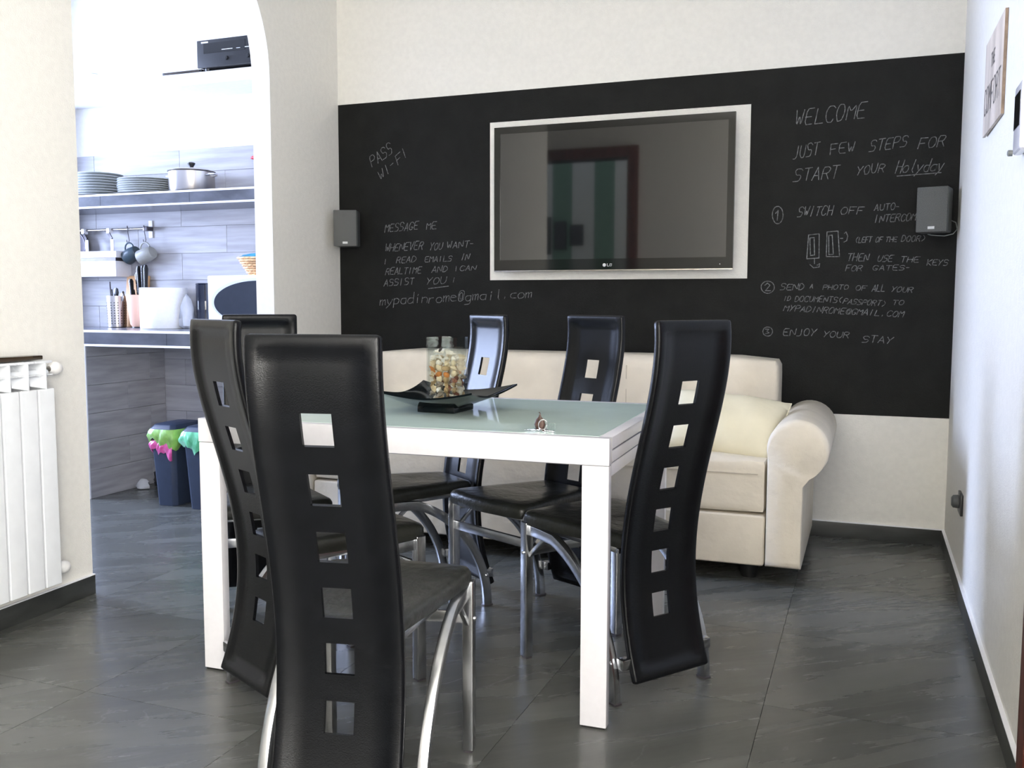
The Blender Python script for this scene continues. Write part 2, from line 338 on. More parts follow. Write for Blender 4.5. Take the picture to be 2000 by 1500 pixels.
# wall behind the camera, with the doorway the television mirrors and an added window
wallobj('wall_front', [(-6.3, -3.53, -1.2, -1.0, 0, CEIL), (-3.53, -2.48, -1.2, -1.0, 2.66, CEIL), (-2.48, -0.91, -1.2, -1.0, 0, CEIL), (0.19, XR+0.2, -1.2, -1.0, 0, CEIL), (-0.91, 0.19, -1.2, -1.0, 0, 1.10), (-0.91, 0.19, -1.2, -1.0, 2.40, CEIL)])
wallobj('wall_far_left', [(-6.4, -6.2, -1.2, 1.15, 0, CEIL)])
w2 = struct(obj('window_2', BL([(0.44, 0.50, -0.90, 0.70, 0.25, 0.32), (0.44, 0.50, -0.90, 0.70, 2.31, 2.38), (0.44, 0.50, -0.90, -0.83, 0.32, 2.31), (0.44, 0.50, 0.63, 0.70, 0.32, 2.31), (0.44, 0.50, -0.13, -0.07, 0.32, 2.31)], 0.004), 'lacquer'))  # guessed window, added to go with the fill light on the right
for a, b in ((-0.83, -0.13), (-0.07, 0.63)):
    obj('pane', B(0.467, 0.473, a, b, 0.32, 2.31), 'vase', w2)
w3 = struct(obj('window_3', BL([(-0.91, 0.19, -1.16, -1.10, 1.10, 1.16), (-0.91, 0.19, -1.16, -1.10, 2.34, 2.40), (-0.91, -0.85, -1.16, -1.10, 1.16, 2.34), (0.13, 0.19, -1.16, -1.10, 1.16, 2.34)], 0.004), 'lacquer'))  # unseen window, added as the opening for the rear fill
obj('pane', B(-0.85, 0.13, -1.135, -1.129, 1.16, 2.34), 'vase', w3)
d2 = struct(obj('door_2', BL([(-3.65, -3.53, -1.2, -0.96, 0, 2.78), (-2.48, -2.36, -1.2, -0.96, 0, 2.78), (-3.53, -2.48, -1.2, -0.96, 2.66, 2.78)], 0.004), 'redwood'))
obj('door_leaf', B(-4.55, -3.66, -0.995, -0.95, 0.01, 2.66, 0.004), 'redwood', d2)
# corridor beyond that doorway: striped wallpaper
struct(obj('wall_corridor', B(-5.0, -1.8, -2.5, -2.4, 0, CEIL), 'wall', smooth=0))
MT['stripe'] = vary(principled('sage_green_stripe', (0.20, 0.33, 0.24), 0.8), 20, 0.05)
for k in range(6):
    x = -4.9+0.55*k
    struct(obj('trim_'+str(k+1), B(x, x+0.26, -2.402, -2.397, 0, CEIL), 'stripe', smooth=0))
for x0, x1, z0, z1, lb in ((-3.91, -3.82, 1.71, 2.18, 'narrow tall dark picture mirrored leftmost in the television screen'), (-3.77, -3.61, 1.765, 2.12, 'middle dark picture mirrored in the television screen'), (-3.56, -3.39, 1.815, 2.075, 'smallest dark picture, rightmost of three mirrored in the television screen')):
    t = thing('framed_picture', lb, 'picture', ((x0+x1)/2, -2.397, (z0+z1)/2), 0, 'pictures on the striped corridor wall')
    w_, h_ = (x1-x0)/2, (z1-z0)/2
    obj('frame', BL([(-w_, w_, 0, 0.02, h_-0.012, h_), (-w_, w_, 0, 0.02, -h_, -h_+0.012), (-w_, -w_+0.012, 0, 0.02, -h_+0.012, h_-0.012), (w_-0.012, w_, 0, 0.02, -h_+0.012, h_-0.012)]), 'bake', t, smooth=0)
    obj('print', B(-w_+0.012, w_-0.012, 0, 0.012, -h_+0.012, h_-0.012), 'steel_dark', t, smooth=0)
# door frame at the right edge of the picture
struct(obj('door_1', BL([(XR-0.012, XR+0.10, 2.20, 2.285, 0, 2.15), (XR-0.012, XR+0.10, 1.115, 1.20, 0, 2.15), (XR-0.012, XR+0.10, 1.115, 2.285, 2.15, 2.235), (XR+0.05, XR+0.09, 1.20, 2.20, 0.0, 2.15)], 0.003), 'redwood'))
# baseboards
struct(obj('baseboard_back', B(XL, XR, YB-0.012, YB, 0, 0.072, 0.002), 'base'))
struct(obj('baseboard_right', B(XR-0.012, XR, 2.285, YB-0.012, 0, 0.072, 0.002), 'base'))
struct(obj('baseboard_left', B(0, 0.012, -3.38, -1.932, 0, 0.072, 0.002), 'base', loc=WO, rz=WR))
for nm, seg in (('trim_7', (XL, XR, YB-0.0125, YB, 0.072, 0.0755)), ('trim_8', (XR-0.0125, XR, 2.285, YB-0.012, 0.072, 0.0755)), ):
    struct(obj(nm, B(*seg), 'trim', smooth=0))
struct(obj('trim_9', B(0, 0.0125, -3.38, -1.932, 0.072, 0.0755), 'trim', loc=WO, rz=WR, smooth=0))

# kitchen wall tiles (children of the back wall)
def tile_block(x_min, x_max, z_min, z_max, y_front, parent, xj, zj=1.548, P=0.159, Lx=0.656):
    k0 = int(math.floor((z_min-zj)/P)); z = zj+k0*P; row = k0
    while z < z_max-0.003:
        za, zb = max(z, z_min), min(z+P, z_max); off = xj if row % 2 == 0 else xj-Lx/2
        n = int(math.floor((x_min-off)/Lx)); x = off+n*Lx
        while x < x_max-0.003:
            xa, xb = max(x, x_min), min(x+Lx, x_max)
            if xb-xa > 0.01 and zb-za > 0.01:
                cx, cz = (xa+xb)/2, (za+zb)/2
                obj('tile', B(xa-cx+0.0008, xb-cx-0.0008, -0.009, 0, za-cz+0.0008, zb-cz-0.0008, 0.0008, 1), 'ktile', parent, loc=(cx, y_front+0.009, cz))
            x += Lx
        z += P; row += 1
tile_block(-4.85, -2.90, 0.0, 2.0, YB-0.011, wb, -3.873)
obj('tile_backing', B(-4.85, -2.90, YB-0.003, YB, 0, 1.998), 'kgrout', wb, smooth=0)

# ================================================================== KITCHEN UNITS
def slab(name, label, cat, x0, x1, yf, z0, z1, tr=0.012):
    t = thing(name, label, cat, (0, 0, 0))
    n = 3; w = (x1-x0)/n
    obj('slab_core', B(x0, x1, yf+0.012, YB-0.012, z0+0.002, z1-0.006), 'slab', t, smooth=0)
    for k in range(n):
        obj('front_tile', B(x0+k*w+0.001, x0+(k+1)*w-0.001, yf+0.002, yf+0.012, z0+tr, z1-tr), 'slab', t, smooth=0)
        obj('top_tile', B(x0+k*w+0.001, x0+(k+1)*w-0.001, yf+0.012, YB-0.012, z1-0.006, z1), 'slab', t, smooth=0)
    obj('edge_trim', B(x0, x1, yf, yf+0.012, z1-tr, z1+0.001, 0.001), 'trim', t)
    obj('edge_trim', B(x0, x1, yf, yf+0.012, z0, z0+tr, 0.001), 'trim', t)
    return t
ct = slab('kitchen_counter', 'thick grey slate-tiled kitchen counter with two white edge strips, held by a tiled side panel', 'counter', -4.60, -2.90, 3.96, 0.855, 0.943)
obj('side_panel', B(-4.125, -4.036, 3.966, YB-0.012, 0, 0.853), 'kgrout', ct, smooth=0)
obj('panel_edge', B(-4.125, -4.026, 3.958, 3.966, 0, 0.855, 0.001), 'trim', ct)
k = 0; z = 0.0
while z < 0.85:                                            # tiles on the face of the side panel
    zb = min(z+0.159, 0.853); ys = [3.967, 4.27 if k % 2 else 4.45, YB-0.013]
    for a, b in zip(ys, ys[1:]):
        obj('tile', B(-4.036, -4.026, a+0.0008, b-0.0008, z+0.0008, zb-0.0008, 0.0008, 1), 'ktile', ct)
    z += 0.159; k += 1
slab('kitchen_shelf', 'thick grey tiled wall shelf with white edges, carrying the plates and the pot', 'shelf', -4.80, -2.90, 4.25, 1.638, 1.715, 0.010)
tag(obj('upper_shelf', B(-4.85, -2.90, 4.30, YB, 2.292, 2.358, 0.002), 'kwall'), 'plain white upper shelf slab high on the kitchen wall, under the black receiver', 'shelf')

# --- upper shelf: receiver, thin box, cup, cloth
t = thing('audio_receiver', 'black audio receiver box standing at the right on the high white shelf', 'receiver', (-3.25, 4.27, 2.358))
obj('casing', B(-0.21, 0.21, 0.008, 0.30, 0.012, 0.152, 0.003), 'black_plastic', t)
fp = obj('front_panel', B(-0.215, 0.215, -0.006, 0.008, 0.010, 0.154, 0.002), 'black_plastic', t)
obj('display', B(-0.17, 0.10, -0.008, -0.006, 0.082, 0.135, 0), 'bezel', fp, smooth=0)
for m_ in ((-0.185, -0.140, -0.0075, -0.006, 0.137, 0.145), (-0.05, 0.02, -0.0095, -0.008, 0.0925, 0.0955), (0.045, 0.07, -0.0095, -0.008, 0.0925, 0.0945), (0.10, 0.20, -0.0095, -0.006, 0.093, 0.096)):
    obj('marking', B(*m_), 'logo', fp, smooth=0)
for x in (-0.02, 0.12, 0.16):
    obj('knob', LT([(0.011, 0.0), (0.010, -0.010), (0.004, -0.011)], 16, (x, -0.006, 0.048), 'Y'), 'bake', fp)
for x in (-0.18, 0.18):
    for y in (0.04, 0.25): obj('foot', LT([(0.014, 0), (0.016, 0.012)], 14, (x, y, 0)), 'bake', t)
t = thing('media_box', 'thin flat black media box lying on the high white shelf, left of the receiver', 'box', (-3.60, 4.30, 2.358))
obj('case', B(-0.135, 0.135, 0.0, 0.17, 0.0, 0.014, 0.002), 'black_plastic', t)
obj('front_strip', B(-0.12, 0.12, -0.002, 0.0, 0.004, 0.009), 'darkwood', t)
t = thing('small_cup', 'small white cup at the left of the high white shelf', 'cup', (-4.27, 4.34, 2.358))
obj('body', LT([(0.013, 0), (0.020, 0.002), (0.024, 0.062), (0.022, 0.062), (0.018, 0.006), (0.0005, 0.006)], 18), 'kwall', t)
obj('rim', LT([(0.0245, 0.060), (0.0255, 0.063), (0.0235, 0.065), (0.022, 0.062)], 18), 'plate', t)
def lump(sx, sy, sz, seed, n=18, amp=0.2):
    r = random.Random(seed); ph = [r.uniform(0, 6) for _ in range(6)]; bm = bmesh.new(); rings = []
    prof = [(0.55, 0), (0.95, 0.08), (1.0, 0.3), (0.8, 0.65), (0.45, 0.92), (0.12, 1.0)]
    for i, (q, hh) in enumerate(prof):
        ring = []
        for k in range(n):
            a = 2*PI*k/n; m = 1+amp*math.sin(3*a+ph[i % 6])+amp*0.6*math.sin(5*a+ph[(i+2) % 6]+i)
            ring.append(bm.verts.new((q*sx*m*math.cos(a), q*sy*m*math.sin(a), hh*sz*(1+0.25*amp*math.sin(2*a+ph[1])*(1 if i > 1 else 0)))))
        rings.append(ring)
    for a, b in zip(rings, rings[1:]):
        for k in range(n): bm.faces.new((a[k], a[(k+1) % n], b[(k+1) % n], b[k]))
    bm.faces.new(rings[0][::-1]); bm.faces.new(rings[-1])
    return bm
tag(obj('folded_cloth', lump(0.075, 0.05, 0.05, 5), 'kwall', loc=(-4.38, 4.37, 2.358)), 'low crumpled white cloth at the far left of the high white shelf', 'cloth')

# --- plates
def plate_bm(r):
    return LT([(r*0.45, 0.0), (r*0.62, 0.0), (r*0.97, 0.0105), (r, 0.0125), (r*0.985, 0.0150), (r*0.62, 0.0055), (0.001, 0.0045)], 40)
def stack(n, r, cx, cy, z0, pitch, what, grp):
    pm = obj('plate', plate_bm(r), 'plate', loc=(cx, cy, z0))
    names = {0: 'bottom', n-1: 'topmost'}
    ordn = ['bottom', 'second', 'third', 'fourth', 'fifth', 'sixth', 'seventh', 'eighth', 'ninth', 'tenth']
    for k in range(n):
        o = pm if k == 0 else pm.copy()
        if k: COL.objects.link(o)
        o.location = (cx+random.uniform(-.002, .002), cy+random.uniform(-.002, .002), z0+pitch*k)
        pos = 'topmost plate' if k == n-1 else ('bottom plate' if k == 0 else ordn[k]+' plate from the bottom')
        tag(o, 'white %s, %s' % (what, pos), 'plate', grp)
stack(9, 0.136, -4.335, 4.42, 1.716, 0.0158, 'plate in the left taller stack on the kitchen shelf', 'plates in the left stack')
stack(7, 0.172, -3.960, 4.415, 1.716, 0.0125, 'wide plate in the stack beside the pot', 'plates in the right stack')
# --- cooking pot
t = thing('cooking_pot', 'lidded stainless steel cooking pot with black knob on the tiled shelf', 'pot', (-3.652, 4.42, 1.716))
R_ = 0.128
obj('body', LT([(R_*0.94, 0), (R_, 0.012), (R_, 0.118), (R_+0.004, 0.121), (R_-0.003, 0.122), (R_-0.004, 0.01), (0.001, 0.008)], 48), 'steel', t)
ld = obj('lid', LT([(R_+0.003, 0.1225), (R_+0.005, 0.126), (R_*0.8, 0.136), (R_*0.4, 0.143), (0.001, 0.145)], 48), 'steel', t)
obj('knob', LT([(0.010, 0.144), (0.011, 0.152), (0.021, 0.168), (0.022, 0.174), (0.014, 0.179), (0.001, 0.180)], 24), 'bake', ld)
for s in (-1, 1):
    obj('handle', SW([(s*0.124, -0.032, 0.098), (s*0.152, -0.030, 0.102), (s*0.163, -0.015, 0.104), (s*0.163, 0.015, 0.104), (s*0.152, 0.030, 0.102), (s*0.124, 0.032, 0.098)], 0.006, 0.006, None, 10), 'bolt', t)
# --- red utensil
t = thing('red_spatula', 'red plastic spatula hanging on the tiled wall at the arch edge, above the shelf', 'utensil', (-3.30, 4.56, 1.923))
obj('handle', SW([(-0.045, 0, 0), (-0.03, 0, 0.001), (0.07, 0, 0.002), (0.12, 0, 0.002)], 0.010, 0.011, None, 12, taper=[0.5, 1, 1, 0.9]), 'red', t)
obj('blade', B(0.12, 0.20, -0.004, 0.004, -0.025, 0.03, 0.003), 'red', t)
obj('wall_hook', SW([(0.09, 0.004, 0.012), (0.09, 0.02, 0.012)], 0.004, 0.004, None, 8), 'bolt', t)

# --- wall rail, hooks, mugs, wall box
t = thing('utensil_rail', 'long thin steel rail fixed on the kitchen tiles, hooks and mugs hang from it', 'rail', (-4.10, 4.54, 1.538))
obj('bar', SW([(-0.80, 0, 0), (0.0, 0, 0.002)], 0.0075, 0.0075, None, 12), 'steel', t)
for s in (1,):
    obj('bracket', B(-0.012, 0.014, 0.034, 0.040, -0.052, 0.052, 0.002), 'trim', t)
    obj('clamp', B(-0.016, 0.018, -0.012, 0.041, -0.012, 0.014, 0.003), 'steel_dark', t)
obj('end_bracket', B(-0.80, -0.775, -0.01, 0.040, -0.05, 0.05, 0.003), 'trim', t)
def hook(x, label):
    t = thing('rail_hook', label, 'hook', (x, 4.53, 1.538), 0, 'white clip hooks on the rail')
    obj('clip', B(-0.014, 0.010, -0.013, 0.021, -0.022, 0.010, 0.003), 'trim', t)
    obj('arm', SW([(0.0, -0.008, -0.020), (0.045, -0.03, -0.060)], 0.018, 0.006, (0.5, 0, 0.6)), 'steel_dark', t)
    obj('hook_plate', BL([(0.038, 0.062, -0.036, -0.028, -0.135, -0.060)], 0.005, 3), 'trim', t)
hook(-4.575, 'white plastic clip hook with empty plate, left one on the steel rail')
hook(-4.375, 'white plastic clip hook beside the dark mug on the steel rail')
def mug(x, mat, tilt, name, label, r=0.042, hh=0.085):
    t = thing(name, label, 'mug', (x, 4.52, 1.44))
    bm = bmesh.new(); lathe(bm, [(r*0.72, 0), (r*0.80, 0.004), (r*0.98, hh*0.5), (r, hh), (r-0.004, hh), (r*0.9, hh*0.5), (r*0.7, 0.006), (0.001, 0.006)], 32)
    bmesh.ops.rotate(bm, verts=bm.verts, matrix=Matrix.Rotation(tilt, 3, 'Y')); bmesh.ops.translate(bm, verts=bm.verts, vec=(0, 0, 0))
    v0 = Vector((0, 0, 0))
    b = obj('body', bm, mat, t); ax = Matrix.Rotation(tilt, 3, 'Y') @ Vector((0, 0, 1)); sd = Matrix.Rotation(tilt, 3, 'Y') @ Vector((-1, 0, 0))
    if sd.z < 0: sd = -sd
    pts = []
    for q in range(11):
        a = PI*q/10; pts.append(ax*(hh*0.5+hh*0.36*math.cos(a))+sd*(r*0.9+0.036*math.sin(a)))
    obj('handle', SW(pts, 0.0045, 0.0055, (0, 1, 0), 8), mat, t)
    # hang: move so the handle's top sits under the hook
    topp = max(pts, key=lambda p: p.z); t.location = (x-topp.x, 4.52, 1.455-topp.z)
    s = thing('s_hook', label.split(' mug')[0].replace('hanging', '')+' mug hook, thin steel S hook on the rail', 'hook', (x, 4.53, 1.545), 0, 's hooks holding the mugs')
    obj('wire', SW([(-0.010, 0.0, -0.008), (-0.012, -0.004, 0.006), (-0.004, -0.010, 0.012), (0.002, -0.013, 0.004), (0.002, -0.013, -0.03), (0.008, -0.010, -0.075), (0.002, -0.01, -0.088), (-0.010, -0.01, -0.084), (-0.012, -0.01, -0.072)], 0.0022, 0.0022, (0, 1, 0), 6), 'steel_dark', s)
mug(-4.222, 'mug_blue', math.radians(-118), 'hanging_mug', 'dark slate blue mug hanging tilted from the rail', 0.045, 0.090)
mug(-4.095, 'mug_grey', math.radians(-108), 'hanging_mug', 'light grey mug hanging at the end of the rail', 0.045, 0.100)
t = thing('wall_box', 'white two-part plastic dispenser box fixed on the kitchen tiles under the rail', 'box', (-4.39, 4.582, 1.25))
obj('lid', B(-0.40, 0.135, -0.13, 0.0, 0.115, 0.155, 0.004), 'lacquer', t)
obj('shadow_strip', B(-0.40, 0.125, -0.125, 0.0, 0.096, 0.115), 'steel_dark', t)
obj('body', B(-0.40, 0.13, -0.13, 0.0, 0.0, 0.096, 0.006), 'lacquer', t)
t = thing('dark_saucepan', 'dark round pan partly seen at the left end of the steel rail', 'pan', (-4.655, 4.53, 1.415))
obj('body', LT([(0.080, 0.0), (0.085, -0.006), (0.088, -0.045), (0.084, -0.045), (0.080, -0.01), (0.001, -0.008)], 32, (0, 0.04, 0.03), 'Y'), 'steel_dark', t)
obj('handle', SW([(0, 0.02, 0.11), (0, 0.01, 0.13), (0, -0.005, 0.137)], 0.012, 0.006), 'steel_dark', t)

# --- counter things (top z = 0.944)
ZC = 0.944
t = thing('cutlery_holder', 'perforated steel cutlery holder standing on the kitchen counter', 'holder', (-4.266, 4.455, ZC))
obj('body', LT([(0.048, 0), (0.053, 0.004), (0.058, 0.190), (0.0555, 0.190), (0.0475, 0.006), (0.001, 0.006)], 36), 'steel', t)
hb = bmesh.new()
for q in range(18):
    a = 2*PI*q/18
    for k in range(9):
        z = 0.024+0.0155*k; rr = 0.0534+0.005*(z-0.004)/0.186
        v = [hb.verts.new(((rr+0.0012)*math.cos(a)+(-math.sin(a))*0.0034*math.cos(w), (rr+0.0012)*math.sin(a)+math.cos(a)*0.0034*math.cos(w), z+0.0034*math.sin(w))) for w in [2*PI*j/8 for j in range(8)]]
        hb.faces.new(v)
h_ = obj('holes', hb, 'bake', t, smooth=0, recalc=False); h_['kind'] = 'stuff'
def utensil(name, x, y, hgt, tilt, head, mat, label, cat):
    t = thing(name, label, cat, (x, y, ZC+0.008))
    d = Vector((math.sin(tilt), 0, math.cos(tilt)))
    obj('handle', SW([Vector((0, 0, 0)), d*(hgt*0.75)], 0.004, 0.004, None, 8), mat, t)
    if head == 'spoon':
        bm = bmesh.new(); lathe(bm, [(0.002, -0.030), (0.016, -0.020), (0.021, 0), (0.016, 0.022), (0.002, 0.030)], 18, sy=0.25)
        bmesh.ops.translate(bm, verts=bm.verts, vec=d*(hgt*0.75+0.026)); obj('bowl', bm, mat, t)
    elif head == 'small':
        bm = bmesh.new(); lathe(bm, [(0.002, -0.026), (0.010, -0.018), (0.013, 0), (0.010, 0.020), (0.002, 0.026)], 16, sy=0.25)
        bmesh.ops.translate(bm, verts=bm.verts, vec=d*(hgt*0.75+0.022)); obj('bowl', bm, mat, t)
    else:
        obj('tip', SW([d*(hgt*0.75), d*hgt], 0.0045, 0.0045, None, 8), mat, t)
utensil('serving_spoon', -4.262, 4.445, 0.235, 0.02, 'spoon', 'bake', 'large black serving spoon standing in the perforated holder', 'spoon')
utensil('wooden_spoon', -4.243, 4.465, 0.220, 0.10, 'small', 'darkwood', 'small brown spoon leaning right in the perforated holder', 'spoon')
utensil('kitchen_utensil', -4.290, 4.455, 0.222, -0.05, 'rod', 'bake', 'short black handled utensil at the left in the holder', 'utensil')
utensil('skewer', -4.308, 4.465, 0.268, -0.06, 'rod', 'steel_dark', 'thin steel skewer at the far left of the holder', 'skewer')
utensil('whisk', -4.232, 4.435, 0.205, 0.16, 'small', 'steel', 'pale metal whisk head leaning from holder to knife block', 'whisk')
t = thing('knife_block', 'tapered pinkish beech knife block with black foot on the counter', 'knife block', (-4.085, 4.445, ZC), 0.05)
bm = bmesh.new(); lathe(bm, [(0.044, 0.006), (0.055, 0.02), (0.078, 0.196), (0.074, 0.196), (0.05, 0.165), (0.001, 0.150)], 28, sy=0.9); obj('block', bm, 'beech', t)
obj('base', LT([(0.048, 0.0), (0.048, 0.006)], 28, sy=0.9), 'bake', t)
kn = [(-0.035, -0.01, 0.292, -0.10, 'short black kitchen knife at the left front of the block'), (-0.008, 0.012, 0.333, -0.06, 'black knife with bright bolster standing second in the block'), (0.010, 0.0, 0.368, -0.03, 'tall black knife with steel rivets, leftmost of the tall three'), (0.030, 0.008, 0.371, 0.0, 'tall black knife in the middle of the tall three'), (0.052, 0.0, 0.374, 0.03, 'tallest black knife at the right side of the block'), (-0.045, 0.02, 0.236, -0.30, 'pair of black kitchen scissors handles low in the block')]
for dx, dy, hz, tl, lb in kn:
    t = thing('kitchen_knife' if 'scissors' not in lb else 'kitchen_scissors', lb, 'knife' if 'scissors' not in lb else 'scissors', (-4.085+dx, 4.445+dy, ZC+0.152), 0, 'knives in the wooden block' if 'scissors' not in lb else None)
    d = Vector((math.sin(tl), 0, math.cos(tl))); L_ = hz-0.152
    obj('blade', SW([Vector((0, 0, 0)), d*(L_*0.28)], 0.003, 0.012, (1, 0, 0)), 'steel', t)
    hd = obj('handle', SW([d*(L_*0.22), d*(L_*0.5), d*(L_*0.9), d*L_], 0.0155, 0.026, (1, 0, 0), 0, 0.003, taper=[0.9, 0.85, 1.05, 0.6]), 'bake', t)
    for f in (0.35, 0.58, 0.8):
        p = d*(L_*f); obj('rivet', LT([(0.0022, 0), (0.0018, -0.0012)], 8, (p.x, -0.013, p.z), 'Y'), 'bolt', hd)
t = thing('cutting_board', 'orange wooden cutting board leaning upright on the tiled wall behind the knives', 'board', (-4.195, 4.530, ZC), 0)
bm = B(-0.085, 0.085, -0.008, 0.008, 0.0, 0.315, 0.004); bmesh.ops.rotate(bm, verts=bm.verts, matrix=Matrix.Rotation(-0.12, 3, 'X')); obj('plank', bm, 'oakboard', t)
obj('hanging_ring', SW([(0.045+0.013*math.cos(a), 0.036, 0.315+0.014*math.sin(a)) for a in [PI*q/8 for q in range(9)]], 0.003, 0.003, (0, 1, 0), 6), 'bake', t)
t = thing('paper_towel_roll', 'big white paper towel roll standing on the kitchen counter', 'paper roll', (-3.875, 4.415, ZC))
obj('roll', LT([(0.020, 0), (0.132, 0), (0.133, 0.002), (0.133, 0.233), (0.131, 0.236), (0.022, 0.236), (0.020, 0.234)], 48, cap=False), 'paper', t)
obj('core', LT([(0.017, 0.001), (0.020, 0.001), (0.020, 0.222), (0.017, 0.222)], 24, cap=False), 'oakboard', t)
tag(obj('plastic_bag', lump(0.040, 0.045, 0.195, 12, 22, 0.16), 'bag', loc=(-3.693, 4.40, ZC)), 'crumpled translucent plastic bag between the paper roll and the dark bottle', 'bag')
t = thing('dark_canister', 'tall glossy dark canister standing left of the microwave', 'canister', (-3.600, 4.45, ZC))
obj('body', LT([(0.050, 0), (0.054, 0.004), (0.055, 0.252), (0.057, 0.258), (0.052, 0.262), (0.050, 0.24), (0.001, 0.238)], 36), 'bottle', t)
obj('label_band', LT([(0.0556, 0.11), (0.0556, 0.16)], 36, cap=False), 'bottle', t)
t = thing('microwave_oven', 'white microwave oven with an oval dark window on the kitchen counter', 'microwave', (-3.115, 4.15, ZC))
obj('case', B(-0.225, 0.205, 0.02, 0.40, 0.010, 0.297, 0.006), 'micro', t)
dr = obj('door', B(-0.225, 0.205, -0.004, 0.018, 0.010, 0.295, 0.006), 'micro', t)
def disc(rx, rz, cx, cz, y, th=0.004, n=48):
    bm = bmesh.new(); lathe(bm, [(1, 0), (1, -th)], n, (0, 0, 0), 'Y')
    bmesh.ops.scale(bm, verts=bm.verts, vec=(rx, 1, rz)); bmesh.ops.translate(bm, verts=bm.verts, vec=(cx, y, cz)); return bm
def half_oval(rx, rz, cx, cz, y, xcut, th=0.004):
    pts = [(cx+rx*math.cos(a), cz+rz*math.sin(a)) for a in [PI*q/48 for q in range(0, 97)]]
    pts = [p for p in pts if p[0] < xcut]
    zt_ = rz*math.sqrt(max(0, 1-((xcut-cx)/rx)**2)); pts = [(xcut, cz+zt_)]+[p for p in pts]+[(xcut, cz-zt_)]
    bm = bmesh.new(); f = [bm.verts.new((x, y-th, z)) for x, z in pts]; k = [bm.verts.new((x, y, z)) for x, z in pts]; n = len(pts)
    bm.faces.new(f); bm.faces.new(k[::-1])
    for i in range(n): bm.faces.new((f[i], f[(i+1) % n], k[(i+1) % n], k[i]))
    return bm
obj('window_rim', half_oval(0.300, 0.127, 0.098, 0.156, -0.004, 0.19), 'micro_rim', dr)
obj('window', half_oval(0.280, 0.116, 0.100, 0.151, -0.0075, 0.185), 'micro_win', dr)
for x in (-0.2, 0.2): obj('foot', LT([(0.015, 0), (0.015, 0.012)], 12, (x, 0.06, 0)), 'bake', t)
t = thing('wicker_basket', 'small pale wicker basket with teal cloth on top of the microwave', 'basket', (-3.095, 4.27, ZC+0.297))
bm = bmesh.new(); rows = 8
for q in range(rows):
    zz = 0.005+0.088*q/(rows-1); rr = 0.055+0.055*q/(rows-1)
    sweep(bm, [Vector(((rr+0.003*math.cos(9*a+q*PI))*math.cos(a), (rr+0.003*math.cos(9*a+q*PI))*math.sin(a), zz)) for a in [2*PI*j/54 for j in range(55)]], 0.0048, 0.0052, None, 5)
obj('weave', bm, 'wicker', t)
bm = bmesh.new()
for q in range(18):
    a = 2*PI*q/18; sweep(bm, [Vector((0.050*math.cos(a), 0.050*math.sin(a), 0)), Vector((0.108*math.cos(a), 0.108*math.sin(a), 0.094))], 0.003, 0.003, None, 5)
obj('stakes', bm, 'wicker', t)
obj('bottom', LT([(0.050, 0), (0.052, 0.004)], 24), 'wicker', t)
tag(obj('blue_cloth', lump(0.098, 0.09, 0.030, 3, 26, 0.10), 'bluecloth', loc=(-3.095, 4.27, ZC+0.297+0.092)), 'teal blue cloth lying in the small wicker basket', 'cloth')

# --- bins under the counter
def bin_(x, y, rz, liner, label, pink=False):
    t = thing('pedal_bin', label, 'bin', (x, y, 0), rz)
    bm = bmesh.new(); prof = [(0.0, 0.064, 0.112), (0.33, 0.078, 0.134), (0.40, 0.080, 0.138)]
    def ring(z, a, b):
        c = 0.022; return [bm.verts.new((px, py, z)) for px, py in ((-a+c, -b), (a-c, -b), (a, -b+c), (a, b-c), (a-c, b), (-a+c, b), (-a, b-c), (-a, -b+c))]
    rs = [ring(*p) for p in prof]+[ring(0.40, 0.072, 0.130), ring(0.02, 0.056, 0.10)]
    for a, b in zip(rs, rs[1:]):
        for k in range(8): bm.faces.new((a[k], a[(k+1) % 8], b[(k+1) % 8], b[k]))
    bm.faces.new(rs[0][::-1]); bm.faces.new(rs[-1]); bevel(bm, 0.004, 2, 20); obj('body', bm, 'bin', t)
    bm = bmesh.new(); prof = [(0.402, 0.084, 0.142), (0.420, 0.084, 0.142), (0.442, 0.068, 0.12), (0.450, 0.04, 0.07)]; rs = [ring(*p) for p in prof]
    for a, b in zip(rs, rs[1:]):
        for k in range(8): bm.faces.new((a[k], a[(k+1) % 8], b[(k+1) % 8], b[k]))
    bm.faces.new(rs[0][::-1]); bm.faces.new(rs[-1]); bevel(bm, 0.004, 2, 15); obj('lid', bm, 'bin', t)
    def skirt(zt, zb, r, mat, nm, seed, arc=(0, 2*PI), amp=0.02):
        rr = random.Random(seed); ph = [rr.uniform(0, 6) for _ in range(4)]
        bm = bmesh.new(); n = 60; rows = 6; V = []
        for i in range(n+1):
            a = arc[0]+(arc[1]-arc[0])*i/n; col = []
            ca, sa = math.cos(a), math.sin(a); k = 1/((abs(ca)**5+abs(sa)**5)**0.2)
            low = zb+amp*math.sin(3*a+ph[0])+amp*0.7*math.sin(7*a+ph[1])+amp*0.3*math.sin(17*a+ph[3])
            for j in range(rows+1):
                f = j/rows; z = zt+(low-zt)*f; bul = r+0.012*math.sin(PI*f)+0.007*math.sin(11*a+ph[2]+3*f)*f+0.005*math.sin(23*a+7*f)*math.sin(PI*f)
                col.append(bm.verts.new((ca*k*(0.078+bul), sa*k*(0.136+bul), z)))
            V.append(col)
        for i in range(n):
            for j in range(rows): bm.faces.new((V[i][j], V[i+1][j], V[i+1][j+1], V[i][j+1]))
        o = obj(nm, bm, mat, t, smooth=80, recalc=False); return o
    skirt(0.420, 0.335, 0.012, liner, 'liner', 3 if pink else 9)
    if pink: skirt(0.36, 0.285, 0.006, 'pinkbag', 'inner_liner', 21, (PI*1.12, PI*1.72), 0.022)
bin_(-3.520, 4.090, 0.03, 'greenbag', 'dark blue bin with green and pink liner, nearer the tiled side panel', True)
